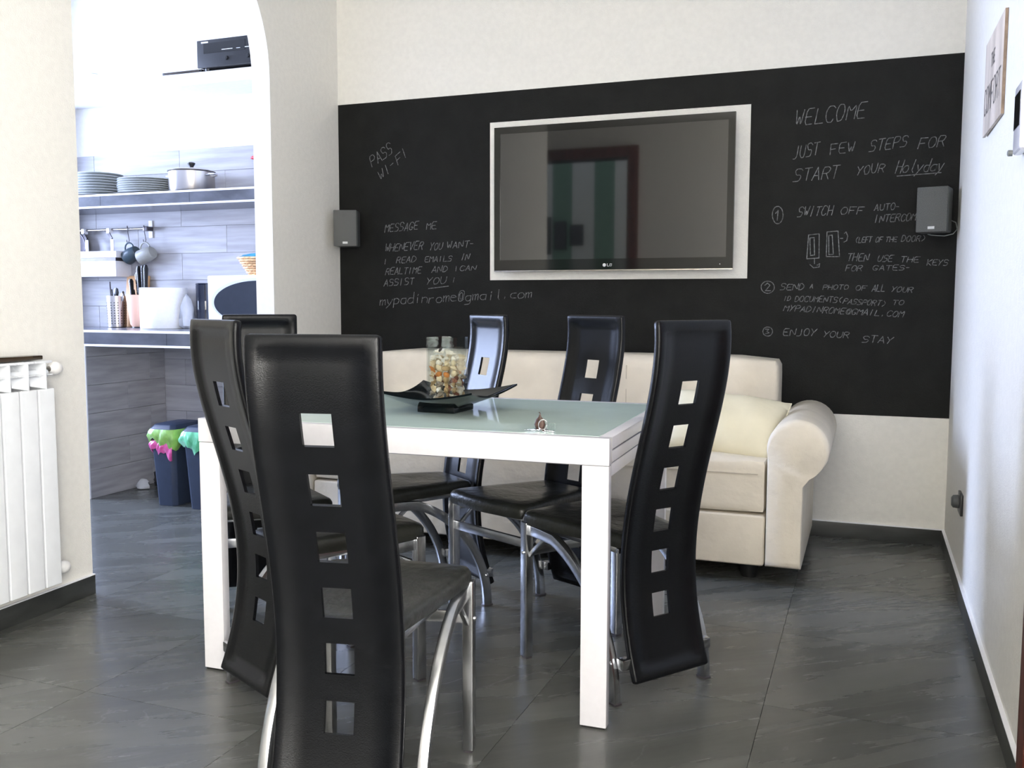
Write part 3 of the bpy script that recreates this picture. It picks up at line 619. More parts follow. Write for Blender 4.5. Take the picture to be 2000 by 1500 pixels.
bin_(-3.290, 4.075, 0.03, 'tealbag', 'dark blue bin with teal green liner, hidden behind the white table leg')
tag(obj('black_bag', lump(0.095, 0.07, 0.12, 8, 20, 0.22), 'blackbag', loc=(-3.895, 4.43, 0)), 'crumpled black plastic bag on the floor behind the blue bin', 'bag')
tag(obj('crumpled_paper', lump(0.042, 0.03, 0.06, 4, 12, 0.12), 'whitething', loc=(-3.965, 4.30, 0)), 'small crumpled white paper on the floor left of the bin', 'paper')
tag(obj('paper_scrap', lump(0.026, 0.02, 0.022, 14, 12, 0.12), 'whitething', loc=(-3.915, 4.415, 0.122)), 'white scrap on top of the crumpled black bag', 'paper')
# ================================================================== CHALKBOARD WITH HANDWRITING
t = thing('chalkboard', 'big black chalkboard paint field covering the back wall around the television, with chalk handwriting', 'chalkboard', (0, YB, 0))
X0, X1, Z0, Z1 = -2.785, XR, 0.583, 2.185; PX0, PX1, PZ0, PZ1 = -1.876, -0.549, 1.216, 2.031
obj('painted_field', BL([(X0, PX0, -0.0015, 0, Z0, Z1), (PX1, X1, -0.0015, 0, Z0, Z1), (PX0, PX1, -0.0015, 0, PZ1, Z1), (PX0, PX1, -0.0015, 0, Z0, PZ0)]), 'board', t, smooth=0)
G = {'A': '00 26 40|12 32', 'B': '00 06 36 35 23 03|23 42 41 30 00', 'C': '45 36 16 04 02 10 30 41', 'D': '00 06 26 44 42 20 00', 'E': '46 06 00 40|03 33', 'F': '46 06 00|03 33',
 'G': '45 36 16 04 02 10 30 42 22', 'H': '00 06|40 46|03 43', 'I': '20 26', 'J': '36 31 20 00', 'K': '00 06|46 03 40', 'L': '06 00 40', 'M': '00 06 23 46 40', 'N': '00 06 40 46', 'O': '10 02 04 16 36 44 42 30 10',
 'P': '00 06 36 45 44 33 03', 'R': '00 06 36 45 33 03|23 40', 'S': '45 36 16 05 13 33 42 30 00', 'T': '06 46|26 20', 'U': '06 02 10 30 42 46', 'V': '06 20 46', 'W': '06 10 24 30 46', 'Y': '06 23 46|23 10', '(': '36 14 12 30', ')': '16 34 32 10',
 '-': '03 33', '.': '20 21', '!': '26 22|20 21', '@': '31 21 12 14 25 34 31 42 45 36 16 04 02 10 30 41', ' ': '',
 'm': '00 03|02 13 23 20|22 33 43 40', 'y': '03 11 20|43 20 0-2', 'p': '0-2 03|02 13 33 42 30 00', 'a': '43 13 02 01 10 30 41 43 40', 'd': '43 13 02 01 10 30 41|46 40', 'i': '23 20|25 24', 'n': '00 03|02 13 33 42 40',
 'r': '00 03|02 13 33', 'o': '10 01 02 13 33 42 41 30 10', 'e': '02 42 33 13 02 01 10 40', 'g': '43 13 02 01 10 30 41|43 4-1 3-2 0-2', 'l': '26 21 30', 'c': '43 13 02 01 10 40'}
GP = {k: [[(int(a), int(b)) for a, b in re.findall(r'(\d)(-?\d)', s)] for s in v.split('|') if s] for k, v in G.items()}
def ribbon(bm, pts, w, th):
    for (a, b) in zip(pts, pts[1:]):
        dx, dz = b[0]-a[0], b[1]-a[1]; l = math.hypot(dx, dz)
        if l < 1e-6: continue
        ux, uz = dx/l*w*0.35, dz/l*w*0.35; nx, nz = -dz/l*w/2, dx/l*w/2
        q = [(a[0]-ux+nx, a[1]-uz+nz), (a[0]-ux-nx, a[1]-uz-nz), (b[0]+ux-nx, b[1]+uz-nz), (b[0]+ux+nx, b[1]+uz+nz)]
        f = [bm.verts.new((x, -0.0015-th, z)) for x, z in q]; k = [bm.verts.new((x, -0.0015, z)) for x, z in q]
        bm.faces.new(f)
        for i in range(4): bm.faces.new((f[i], k[i], k[(i+1) % 4], f[(i+1) % 4]))
def smooth_pts(p):
    if len(p) < 4: return p
    out = [p[0]]
    for i in range(1, len(p)-1):
        a, b, c = p[i-1], p[i], p[i+1]
        out.append((b[0]*.8+a[0]*.2, b[1]*.8+a[1]*.2)); out.append((b[0]*.8+c[0]*.2, b[1]*.8+c[1]*.2))
    out.append(p[-1]); return out
WORDS = [('WELCOME',-0.352,1.915,-0.047,1.935,0.068),('JUST',-0.355,1.766,-0.242,1.783,0.056),('FEW',-0.191,1.776,-0.087,1.784,0.046),('STEPS',-0.024,1.783,0.132,1.797,0.048),('FOR',0.18,1.783,0.286,1.788,0.045),('START',-0.35,1.66,-0.154,1.673,0.056),('YOUR',-0.075,1.68,0.042,1.689,0.039),('Holyday',0.089,1.682,0.282,1.686,0.057),('SWITCH',-0.327,1.499,-0.176,1.504,0.043),('OFF',-0.138,1.505,-0.041,1.504,0.033),('AUTO-',0.007,1.517,0.116,1.52,0.028),('INTERCOM',0.008,1.464,0.181,1.47,0.032),('(LEFT',-0.07,1.375,-0.002,1.376,0.026),('OF',0.016,1.376,0.044,1.375,0.023),('THE',0.059,1.377,0.106,1.376,0.021),('DOOR)',0.125,1.376,0.223,1.376,0.027),('THEN',-0.102,1.292,-0.012,1.291,0.035),('USE',0.027,1.288,0.09,1.287,0.028),('THE',0.124,1.284,0.201,1.283,0.025),('KEYS',0.235,1.269,0.319,1.266,0.025),('FOR',-0.108,1.247,-0.039,1.247,0.026),('GATES-',0.009,1.249,0.17,1.247,0.023),('SEND',-0.395,1.161,-0.29,1.161,0.029),('A',-0.262,1.168,-0.244,1.168,0.019),('PHOTO',-0.204,1.163,-0.094,1.163,0.021),('OF',-0.061,1.158,-0.014,1.158,0.021),('ALL',0.008,1.153,0.064,1.153,0.03),('YOUR',0.09,1.151,0.178,1.148,0.023),('ID',-0.379,1.111,-0.349,1.111,0.022),('DOCUMENTS(',-0.328,1.106,-0.119,1.102,0.026),('PASSPORT)',-0.114,1.097,0.067,1.086,0.024),('TO',0.097,1.093,0.144,1.091,0.021),('MYPADINROME@GMAIL.COM',-0.378,1.063,0.144,1.037,0.027),('ENJOY',-0.377,0.946,-0.229,0.946,0.031),('YOUR',-0.197,0.942,-0.085,0.939,0.026),('STAY',-0.026,0.921,0.103,0.916,0.031),('PASS',-2.573,1.839,-2.444,1.907,0.061),('WI-FI',-2.525,1.762,-2.351,1.891,0.047),('MESSAGE',-2.501,1.481,-2.299,1.493,0.042),('ME',-2.247,1.491,-2.189,1.493,0.038),('WHENEVER',-2.502,1.376,-2.272,1.385,0.042),('YOU',-2.229,1.379,-2.156,1.383,0.038),('WANT-',-2.126,1.385,-1.964,1.393,0.035),('I',-2.505,1.309,-2.492,1.309,0.028),('READ',-2.432,1.313,-2.314,1.317,0.033),('EMAILS',-2.258,1.316,-2.099,1.32,0.03),('IN',-2.045,1.324,-2.0,1.323,0.035),('REALTIME',-2.499,1.249,-2.282,1.257,0.036),('AND',-2.217,1.26,-2.126,1.262,0.033),('I',-2.076,1.267,-2.069,1.267,0.025),('CAN',-2.051,1.267,-1.959,1.27,0.027),('ASSIST',-2.509,1.187,-2.326,1.198,0.037),('YOU',-2.252,1.194,-2.135,1.199,0.036),('!',-2.093,1.207,-2.081,1.207,0.025),('mypadinrome@gmail.com',-2.536,1.083,-1.643,1.125,0.057)]
STROKES = [[(0.098,1.668),(0.278,1.675)],[(-2.236,1.173),(-2.117,1.186)],[(-0.274,1.415),(-0.227,1.419),(-0.225,1.308),(-0.279,1.305),(-0.274,1.415)],[(-0.268,1.401),(-0.249,1.403),(-0.245,1.322),(-0.263,1.32),(-0.268,1.401)],[(-0.245,1.306),(-0.244,1.282)],[(-0.264,1.278),(-0.248,1.263),(-0.223,1.266),(-0.221,1.282),(-0.232,1.275)],[(-0.193,1.427),(-0.145,1.43),(-0.135,1.313),(-0.193,1.314),(-0.193,1.427)],[(-0.185,1.411),(-0.17,1.412),(-0.162,1.324),(-0.182,1.323),(-0.185,1.411)],[(-0.135,1.396),(-0.123,1.396)],[(-0.117,1.418),(-0.11,1.425),(-0.102,1.406),(-0.106,1.385),(-0.118,1.379)],[(-0.391,1.51),(-0.392,1.497),(-0.396,1.485),(-0.402,1.476),(-0.41,1.471),(-0.419,1.471),(-0.427,1.476),(-0.433,1.486),(-0.438,1.498),(-0.44,1.512),(-0.439,1.526),(-0.435,1.538),(-0.429,1.547),(-0.421,1.551),(-0.412,1.551),(-0.404,1.546),(-0.397,1.537),(-0.393,1.524),(-0.391,1.51)],[(-0.425,1.519),(-0.414,1.533),(-0.417,1.487)],[(-0.422,1.174),(-0.423,1.164),(-0.429,1.155),(-0.436,1.149),(-0.446,1.145),(-0.457,1.145),(-0.467,1.149),(-0.475,1.155),(-0.481,1.164),(-0.483,1.174),(-0.482,1.184),(-0.476,1.192),(-0.468,1.199),(-0.458,1.202),(-0.448,1.202),(-0.438,1.199),(-0.429,1.192),(-0.424,1.183),(-0.422,1.174)],[(-0.466,1.183),(-0.454,1.193),(-0.442,1.183),(-0.463,1.157),(-0.439,1.157)],[(-0.425,0.964),(-0.426,0.957),(-0.43,0.95),(-0.435,0.945),(-0.443,0.942),(-0.451,0.942),(-0.458,0.945),(-0.464,0.949),(-0.468,0.956),(-0.47,0.963),(-0.468,0.971),(-0.465,0.978),(-0.459,0.983),(-0.452,0.985),(-0.444,0.985),(-0.436,0.983),(-0.43,0.978),(-0.426,0.971),(-0.425,0.964)],[(-0.458,0.975),(-0.442,0.975),(-0.451,0.965),(-0.441,0.958),(-0.458,0.953)]]
R2 = random.Random(11)
for txt, xa, za, xb, zb, hh in WORDS:
    n = len(txt); L_ = math.hypot(xb-xa, zb-za); ux, uz = (xb-xa)/L_, (zb-za)/L_
    adv = L_/(n-0.22) if n > 1 else L_; bm = bmesh.new(); slant = R2.uniform(0.16, 0.34); wd_ = 0.0030+0.012*hh*0.35
    for i, ch in enumerate(txt):
        jy = R2.uniform(-0.04, 0.04); js = R2.uniform(0.92, 1.06); gw = adv*0.76
        if ch in '.!I-': gw = adv*0.6
        for st in GP.get(ch, []):
            P_ = [(gx/4*gw+gy/6*slant*hh+R2.uniform(-.03, .03)*hh, (gy/6*js+jy)*hh+R2.uniform(-.02, .02)*hh) for gx, gy in st]
            P_ = smooth_pts(P_)
            pts = [(xa+ux*(i*adv+p[0])-uz*p[1], za+uz*(i*adv+p[0])+ux*p[1]) for p in P_]
            ribbon(bm, pts, wd_, 0.0004)
    obj('chalk_writing', bm, 'chalk', t, smooth=0, recalc=False)
bm = bmesh.new()
for st in STROKES: ribbon(bm, st, 0.0036, 0.0004)
obj('chalk_drawing', bm, 'chalk', t, smooth=0, recalc=False)

# ================================================================== TELEVISION
t = thing('television', 'large flat black television mounted on the wall inside the white rectangle', 'television', (-1.2105, 4.50, 1.6205))
TW, TH = 0.6045, 0.3645
obj('cabinet', B(-TW+0.02, TW-0.02, 0.022, 0.075, -TH+0.02, TH-0.02, 0.012, 3), 'black_plastic', t)
bm = bmesh.new(); fr = [(-TW, -0.572, -TH, TH), (0.572, TW, -TH, TH), (-0.572, 0.572, 0.331, TH), (-0.572, 0.572, -TH, -0.305)]
obj('bezel', BL([(a, b, 0, 0.022, c, d) for a, b, c, d in fr]), 'bezel', t, smooth=0)
obj('screen', B(-0.572, 0.572, 0.002, 0.022, -0.305, 0.331), 'screen', t, smooth=0)
obj('bottom_strip', B(-TW, TW, -0.003, 0.0, -TH, -TH+0.006, 0.001), 'brass', t)
bm = bmesh.new()                                             # round emblem and the letters LG
lathe(bm, [(0.0001, -0.0012), (0.0085, -0.0012), (0.0085, 0)], 24, (-0.018, 0, -0.336), 'Y', cap=False)
def ribb(bm, pts, w):
    for a, b in zip(pts, pts[1:]):
        dx, dz = b[0]-a[0], b[1]-a[1]; l = math.hypot(dx, dz); nx, nz = -dz/l*w/2, dx/l*w/2; ux, uz = dx/l*w/2, dz/l*w/2
        bm.faces.new([bm.verts.new((x, -0.0013, z)) for x, z in ((a[0]-ux+nx, a[1]-uz+nz), (a[0]-ux-nx, a[1]-uz-nz), (b[0]+ux-nx, b[1]+uz-nz), (b[0]+ux+nx, b[1]+uz+nz))])
ribb(bm, [(-0.003, -0.330), (-0.003, -0.3415), (0.005, -0.3415)], 0.0028)
ribb(bm, [(0.0205, -0.3315), (0.0165, -0.330), (0.0115, -0.330), (0.009, -0.333), (0.009, -0.339), (0.0115, -0.3415), (0.0165, -0.3415), (0.0195, -0.339), (0.0195, -0.336), (0.015, -0.336)], 0.0026)
obj('brand_emblem', bm, 'logo', t, smooth=0, recalc=False)
obj('wall_mount', BL([(-0.2, 0.2, 0.075, 0.093, -0.12, 0.12)], 0.003), 'steel_dark', t)
obj('indicator', LT([(0.0025, 0), (0.0025, -0.001)], 8, (0.545, 0, -0.338), 'Y'), 'logo', t)

# ================================================================== SPEAKERS
def speaker(x, y, z, rz, label, cable):
    t = thing('wall_speaker', label, 'speaker', (x, y, z), rz, 'small grey wall speakers')
    obj('cabinet', B(-0.064, 0.064, 0.006, 0.105, -0.0975, 0.0975, 0.012, 3), 'speaker_side', t)
    g_ = obj('grille', B(-0.062, 0.062, -0.006, 0.008, -0.0965, 0.0965, 0.004), 'speaker', t)
    obj('tweeter_ring', LT([(0.012, 0), (0.013, -0.0015), (0.010, -0.0015), (0.010, 0)], 24, (0.0, -0.006, 0.066), 'Y', cap=False), 'speaker_side', g_)
    obj('badge', BL([(-0.013+0.0066*k, -0.013+0.0066*k+0.0052, -0.0085, -0.006, -0.082, -0.0745) for k in range(4)]+[(-0.0135, 0.0135, -0.0075, -0.006, -0.084, -0.0725)]), 'logo', g_, smooth=0)
    obj('wall_bracket', B(-0.018, 0.018, 0.105, 0.125, -0.03, 0.03, 0.003), 'black_plastic', t)
    if cable: obj('cable', SW([(0.055, 0.09, -0.04), (0.085, 0.07, -0.055), (0.095, 0.05, -0.085), (0.08, 0.045, -0.105), (0.045, 0.05, -0.112), (-0.01, 0.06, -0.106), (-0.03, 0.09, -0.1)], 0.0022, 0.0022, None, 6), 'cable', t)
speaker(-2.662, 4.445, 1.498, math.radians(20), 'small grey wall speaker by the corner with the arch wall, left of the chalkboard', False)
speaker(0.240, 4.455, 1.503, math.radians(-14), 'small grey wall speaker with looped cable by the right corner of the chalkboard', True)

# ================================================================== TABLE
TR = math.radians(1.7)
t = thing('dining_table', 'white lacquered extending dining table with a frosted green glass top', 'table', (-0.597, 2.252, 0), TR)
TLn, TD = 1.236, 0.865
obj('top_frame', BL([(-TLn, 0, 0, 0.034, 0.690, 0.759), (-TLn, 0, TD-0.034, TD, 0.690, 0.759), (-TLn, -TLn+0.034, 0.034, TD-0.034, 0.728, 0.759), (-0.034, 0, 0.034, TD-0.034, 0.728, 0.759)], 0.0015), 'lacquer', t)
obj('glass_panel', B(-TLn+0.035, -0.035, 0.035, TD-0.035, 0.750, 0.7592, 0.0006, 1), 'glass_top', t)
for x0, x1 in ((-0.050, -0.003), (-TLn+0.003, -TLn+0.050)):
    obj('extension_leaf', B(x0, x1, 0.036, TD-0.036, 0.692, 0.722, 0.002), 'lacquer', t)
    obj('end_rail', B(x0+0.002, x1-0.002, 0.034, TD-0.034, 0.655, 0.688, 0.002), 'lacquer', t)
obj('underframe', BL([(-TLn+0.05, -0.05, 0.05, TD-0.05, 0.728, 0.748)]), 'lacquer', t, smooth=0)
obj('shadow_gap', BL([(-TLn+0.008, -0.008, 0.004, TD-0.004, 0.6880, 0.6902), (-0.045, -0.006, 0.036, TD-0.036, 0.722, 0.728), (-TLn+0.006, -TLn+0.045, 0.036, TD-0.036, 0.722, 0.728)]), 'lacquer_gap', t, smooth=0)
for x0, x1, y0, y1 in ((-0.071, -0.001, 0.001, 0.033), (-TLn+0.001, -TLn+0.071, 0.001, 0.033), (-0.071, -0.001, TD-0.033, TD-0.001), (-TLn+0.001, -TLn+0.071, TD-0.033, TD-0.001)):
    lg = obj('leg', B(x0, x1, y0, y1, 0.005, 0.6882, 0.002), 'lacquer', t)
    obj('foot_pad', B(x0+0.004, x1-0.004, y0+0.003, y1-0.003, 0.0, 0.005), 'bake', lg, smooth=0)

# ================================================================== CHAIRS
CB = (0.45728073, -0.54365497, -0.27349661, 0.15956545, 0.16323823)
def prof(z): return sum(CB[k]*(z**(k+1)-0.1**(k+1)) for k in range(5))
HZ = [0.8921-0.12125*i for i in range(6)]; HH = 0.0657; HW = 0.0318
def backrest(zt, wt=0.2675, wb=0.2765, zb=0.062):
    def hw_(z): return (wb+(wt-wb)*(z-0.08)/(zt-0.08))/2
    rows = [zb, zb+0.003, zb+0.008, zb+0.026, zb+0.033]
    hs = sorted([h-HH for h in HZ]+HZ)
    rows += hs; rows += [zt-0.033, zt-0.026, zt-0.008, zt-0.003, zt]
    rr = sorted(rows); full = []
    for a, b in zip(rr, rr[1:]):
        full.append(a); n = int((b-a)/0.024)
        for q in range(1, n+1): full.append(a+(b-a)*q/(n+1))
    full.append(rr[-1]); rows = full
    dcol = [0, 0.003, 0.008, 0.026, 0.033]
    def thick(d):
        if d < 0.008: return 0.0050+0.0065*math.sqrt(max(0, 1-(1-d/0.008)**2))
        if d < 0.0261: return 0.0115
        if d < 0.0329: return 0.0115-0.0070*smoothstep(0.026, 0.033, d)
        return 0.0045
    bm = bmesh.new(); F = []; K = []; C = []
    for z in rows:
        H_ = hw_(z); cr = 0.009; dz = min(z-zb, zt-z)
        Hc = H_-(cr-math.sqrt(max(0, cr*cr-(cr-dz)**2)) if dz < cr else 0)
        base = [-Hc+d for d in dcol]+[-HW, HW]+[Hc-d for d in dcol[::-1]]
        xs = []
        for a, b in zip(base, base[1:]): xs += [a, (a+b)/2] if (b-a) > 0.03 else [a]
        xs.append(base[-1]); C = xs
        dy = (prof(z+0.002)-prof(z-0.002))/0.004; nl = math.hypot(1, dy); ny, nz = 1/nl, -dy/nl
        f = []; k = []
        for x in xs:
            th = thick(max(0, min(Hc-abs(x), dz))); cy = prof(z)
            f.append(bm.verts.new((x, cy+ny*th, z+nz*th))); k.append(bm.verts.new((x, cy-ny*th, z-nz*th)))
        F.append(f); K.append(k)
    nc = len(C)
    def hole(i, j):
        zm = (rows[i]+rows[i+1])/2; xm = abs((F[i][j].co.x+F[i][j+1].co.x)/2)
        return xm < HW-1e-4 and any(h-HH < zm < h for h in HZ)
    for i in range(len(rows)-1):
        for j in range(nc-1):
            if hole(i, j):
                for (di, dj, e) in ((0, -1, ((i, j), (i+1, j))), (0, 1, ((i, j+1), (i+1, j+1))), (-1, 0, ((i, j), (i, j+1))), (1, 0, ((i+1, j), (i+1, j+1)))):
                    if not hole(i+di, j+dj): quad(bm, F[e[0][0]][e[0][1]], F[e[1][0]][e[1][1]], K[e[1][0]][e[1][1]], K[e[0][0]][e[0][1]])
                continue
            quad(bm, F[i][j], F[i][j+1], F[i+1][j+1], F[i+1][j]); quad(bm, K[i][j], K[i+1][j], K[i+1][j+1], K[i][j+1])
    for i in range(len(rows)-1):
        quad(bm, F[i][0], F[i+1][0], K[i+1][0], K[i][0]); quad(bm, F[i][-1], K[i][-1], K[i+1][-1], F[i+1][-1])
    for j in range(nc-1):
        quad(bm, F[0][j], K[0][j], K[0][j+1], F[0][j+1]); quad(bm, F[-1][j], F[-1][j+1], K[-1][j+1], K[-1][j])
    return bm
def seat_bm():
    # outline of the seat, clockwise from the back left, rounded corners
    cor = [(-0.112, 0.055, 0.02), (-0.196, 0.475, 0.055), (0.196, 0.475, 0.055), (0.112, 0.055, 0.02)]; P = []
    n = len(cor)
    for i, (x, y, r) in enumerate(cor):
        p = Vector((x, y)); a = Vector(cor[i-1][:2]); b = Vector(cor[(i+1) % n][:2])
        da = (a-p).normalized(); db = (b-p).normalized()
        for q in range(7):
            u = q/6; A_ = p+da*r; B_ = p+db*r; P.append(A_*(1-u)**2+p*2*u*(1-u)+B_*u*u)
        nx = b
        for q in range(1, 5):
            e0 = p+db*r; e1 = nx-db*cor[(i+1) % n][2]; m = e0.lerp(e1, q/5)
            if i == 1: m = m+Vector((0, 0.014*math.sin(PI*q/5)))
            P.append(m)
    c = Vector((0, 0.28)); bm = bmesh.new(); rings = []
    for s, z in ((0.93, 0.4165), (0.985, 0.418), (1.0, 0.428), (0.995, 0.440), (0.965, 0.450), (0.90, 0.4545), (0.72, 0.456), (0.45, 0.4555), (0.18, 0.455)):
        rings.append([bm.verts.new((c.x+(p.x-c.x)*s, c.y+(p.y-c.y)*s, z+(0.008*(p.y-0.055)/0.42 if z > 0.435 else 0))) for p in P])
    m = len(P)
    for a, b in zip(rings, rings[1:]):
        for k in range(m): bm.faces.new((a[k], a[(k+1) % m], b[(k+1) % m], b[k]))
    bm.faces.new(rings[0][::-1]); bm.faces.new(rings[-1]); return bm
def arc(s):
    pts = []
    for q in range(17):
        a = math.radians(72*q/16); pts.append((s*(0.170+0.004*q/16), 0.030+0.405*(1-math.cos(a)), 0.003+0.418*math.sin(a)))
    pts.append((s*0.1745, 0.375, 0.4045)); pts.append((s*0.175, 0.428, 0.4060))
    return pts
def make_chair(label, zt=1.0538, loc=(0, 0, 0), rz=0):
    t = thing('dining_chair', label, 'chair', loc, rz, 'high-backed black leather dining chairs around the table')
    obj('backrest', backrest(zt), 'leather', t, smooth=50)
    obj('seat', seat_bm(), 'leather2', t, smooth=60)
    for s in (-1, 1):
        l = obj('rear_leg', SW(arc(s), 0.022, 0.031, (1, 0, 0), 0, 0.003), 'chrome', t)
        obj('foot_cap', B(s*0.170-0.012, s*0.170+0.012, 0.012, 0.048, 0.0, 0.006, 0.001), 'steel_dark', l)
        obj('bolt', LT([(0.0065, 0), (0.0065, 0.004), (0.003, 0.006)], 10, (s*0.181, 0.036, 0.115), 'X') if s > 0 else LT([(0.0065, 0), (0.0065, -0.004), (0.003, -0.006)], 10, (s*0.181, 0.036, 0.115), 'X'), 'bolt', l)
        obj('back_bracket', BL([(min(s*0.134, s*0.166), max(s*0.134, s*0.166), 0.0, 0.030, 0.100, 0.130)], 0.004), 'chrome', t)
        f = obj('front_leg', B(s*0.180-0.014, s*0.180+0.014, 0.427, 0.459, 0.004, 0.430, 0.005, 3), 'chrome', t)
        obj('foot_cap', B(s*0.180-0.011, s*0.180+0.011, 0.429, 0.457, 0.0, 0.005), 'steel_dark', f, smooth=0)
        obj('bolt', LT([(0.0055, 0), (0.0055, s*0.004), (0.003, s*0.005)], 10, (s*0.194, 0.443, 0.335), 'X'), 'bolt', f)
        obj('brace', SW([(s*0.178, 0.432, 0.325), (s*0.176, 0.350, 0.395)], 0.010, 0.013, (1, 0, 0), 0, 0.002), 'chrome', t)
        obj('side_rail', SW([(s*0.150, 0.432, 0.410), (s*0.112, 0.09, 0.410)], 0.016, 0.013, (0, 0, 1), 0, 0.002), 'chrome', t)
    obj('front_stretcher', B(-0.168, 0.168, 0.436, 0.449, 0.322, 0.352, 0.003), 'chrome', t)
    obj('front_rail', B(-0.168, 0.168, 0.430, 0.442, 0.404, 0.416, 0.003), 'chrome', t)
    obj('rear_rail', B(-0.120, 0.120, 0.078, 0.092, 0.402, 0.416, 0.003), 'chrome', t)
    return t
H90 = PI/2
cA = make_chair('nearest and largest black leather chair, perforated back to the camera, in front of the table', 1.0400, (-0.9772, 1.5606, 0), 1.7619-H90)
cB = make_chair('black leather chair angled at the near left table leg, just left of the nearest chair', 1.0538, (-1.5528, 2.0611, 0), 1.1027-H90)
dup(cB, (-0.4951, 2.5375, 0), 2.5186-H90, 'black leather chair at the right end of the table, back angled towards the camera')
dup(cB, (-1.3828, 3.1996, 0), -2.2317-H90, 'black leather chair on the sofa side behind the seashell vase, front shining pale blue')
dup(cB, (-0.9577, 3.2080, 0), -2.0242-H90, 'black leather chair on the sofa side, right of the seashell vase, facing the camera')
dup(cB, (-2.045, 2.825, 0), -0.88-H90, 'black leather chair at the far left end of the table, only its top showing')

# ================================================================== BOWL, VASE, SHELLS, KEYS
t = thing('square_bowl', 'glossy black square bowl with upswept corners on the glass table top', 'bowl', (-1.235, 2.655, 0.7595), math.radians(-2))
def bowlz(u, v):
    r = max(abs(u), abs(v)); e = max(0, (r-0.36)/0.64)**0.85; c = (abs(u)*abs(v))**1.6
    return 0.020+0.034*e+0.024*c
def bf(u, v):
    U, V_ = 2*u-1, 2*v-1; k = 1-0.10*(1-abs(U))*abs(V_)**6-0.0
    kx = 1-0.09*math.cos(U*PI/2)*abs(V_)**4; ky = 1-0.09*math.cos(V_*PI/2)*abs(U)**4
    return (0.172*U*ky, 0.172*V_*kx, bowlz(U, V_))
obj('dish', sheet(28, 28, bf, 0.006), 'bowl', t, smooth=60)
obj('foot', B(-0.064, 0.064, -0.070, 0.070, 0.0, 0.020, 0.004), 'bowl', t)
VZ = 0.7595+0.0205; VX, VY = -1.222, 2.640; VRz = math.radians(1)
t = thing('glass_vase', 'square clear glass vase filled with seashells standing in the black bowl', 'vase', (VX, VY, VZ), VRz)
s_ = 0.051; th_ = 0.0035; HV = 0.212
bm = bmesh.new()
def ring4(s, z, c=0.008):
    return [bm.verts.new((x, y, z)) for x, y in ((-s+c, -s), (s-c, -s), (s, -s+c), (s, s-c), (s-c, s), (-s+c, s), (-s, s-c), (-s, -s+c))]
rs = [ring4(s_-0.003, 0), ring4(s_, 0.004), ring4(s_, HV), ring4(s_-th_, HV), ring4(s_-th_, 0.010)]
for a, b in zip(rs, rs[1:]):
    for k in range(8): bm.faces.new((a[k], a[(k+1) % 8], b[(k+1) % 8], b[k]))
bm.faces.new(rs[0][::-1]); bm.faces.new(rs[-1]); obj('glass_body', bm, 'vase', t)
bm = bmesh.new()
for (x, z, r, a) in ((-0.03, 0.19, 0.006, 0.6), (0.0, 0.176, 0.010, 0.9), (-0.012, 0.205, 0.006, 0), (0.035, 0.196, 0.007, -0.6), (0.041, 0.186, 0.006, 0.8), (-0.044, 0.186, 0.004, 1.2)):
    for sd in (0,):
        v = []
        for q in range(8):
            w = 2*PI*q/8; p = (x+r*math.cos(w)*math.cos(a)-0.45*r*math.sin(w)*math.sin(a), z+r*math.cos(w)*math.sin(a)+0.45*r*math.sin(w)*math.cos(a))
            v.append(bm.verts.new((p[0], -s_-0.0006, p[1]) if sd == 0 else (s_+0.0006, p[0]*0.9, p[1]-0.01)))
        bm.faces.new(v)
obj('leaf_print', bm, 'leaf_print', t, smooth=0, recalc=False)
SH = {'cream': (0.62, 0.50, 0.33), 'white': (0.72, 0.65, 0.54), 'tan': (0.38, 0.26, 0.13), 'grey': (0.27, 0.22, 0.17), 'orange': (0.55, 0.20, 0.05), 'rust': (0.24, 0.09, 0.05)}
for k_, c_ in SH.items(): MT['sh_'+k_] = vary(principled('shell_'+k_, c_, 0.45), 70, 0.32, 0.3, 200)
def scallop(r):
    bm = bmesh.new(); T = []; n, m = 18, 5
    for i in range(n+1):
        a = PI*(0.08+0.84*i/n); row = []
        for j in range(m+1):
            f = 0.12+0.88*j/m; rr = r*f*(1+0.05*math.cos(i*PI)*f); row.append((rr*math.cos(a), rr*math.sin(a)-r*0.4, r*0.42*(1-f*f)*math.sin(a)+0.03*r*math.cos(i*PI)))
        T.append(row)
    A = [[bm.verts.new(p) for p in row] for row in T]; C_ = [[bm.verts.new((p[0]*.93, p[1]*.93, p[2]-0.10*r)) for p in row] for row in T]
    for i in range(n):
        for j in range(m):
            quad(bm, A[i][j], A[i+1][j], A[i+1][j+1], A[i][j+1]); quad(bm, C_[i][j], C_[i][j+1], C_[i+1][j+1], C_[i+1][j])
    for i in range(n): quad(bm, A[i][0], C_[i][0], C_[i+1][0], A[i+1][0]); quad(bm, A[i][m], A[i+1][m], C_[i+1][m], C_[i][m])
    for j in range(m): quad(bm, A[0][j], A[0][j+1], C_[0][j+1], C_[0][j]); quad(bm, A[n][j], C_[n][j], C_[n][j+1], A[n][j+1])
    return bm
def spiral(r):
    bm = bmesh.new(); pts = []; tp = []
    for i in range(40):
        f = i/39; a = f*2*PI*3.2; q = r*(1-f)**0.9*0.62; pts.append(Vector((q*0.6*math.cos(a), q*0.6*math.sin(a), r*1.5*f-r*0.6))); tp.append(max(0.06, (1-f)**0.9))
    sweep(bm, pts, r*0.42, r*0.42, (0, 0, 1), 7, tp); return bm
def cockle(r):
    return LT([(0.05*r, 0.62*r), (0.42*r, 0.52*r), (0.80*r, 0.22*r), (0.98*r, 0.0), (0.80*r, -0.20*r), (0.42*r, -0.48*r), (0.05*r, -0.58*r)], 14, sx=1, sy=0.78)
RS = random.Random(4); mesh = {}
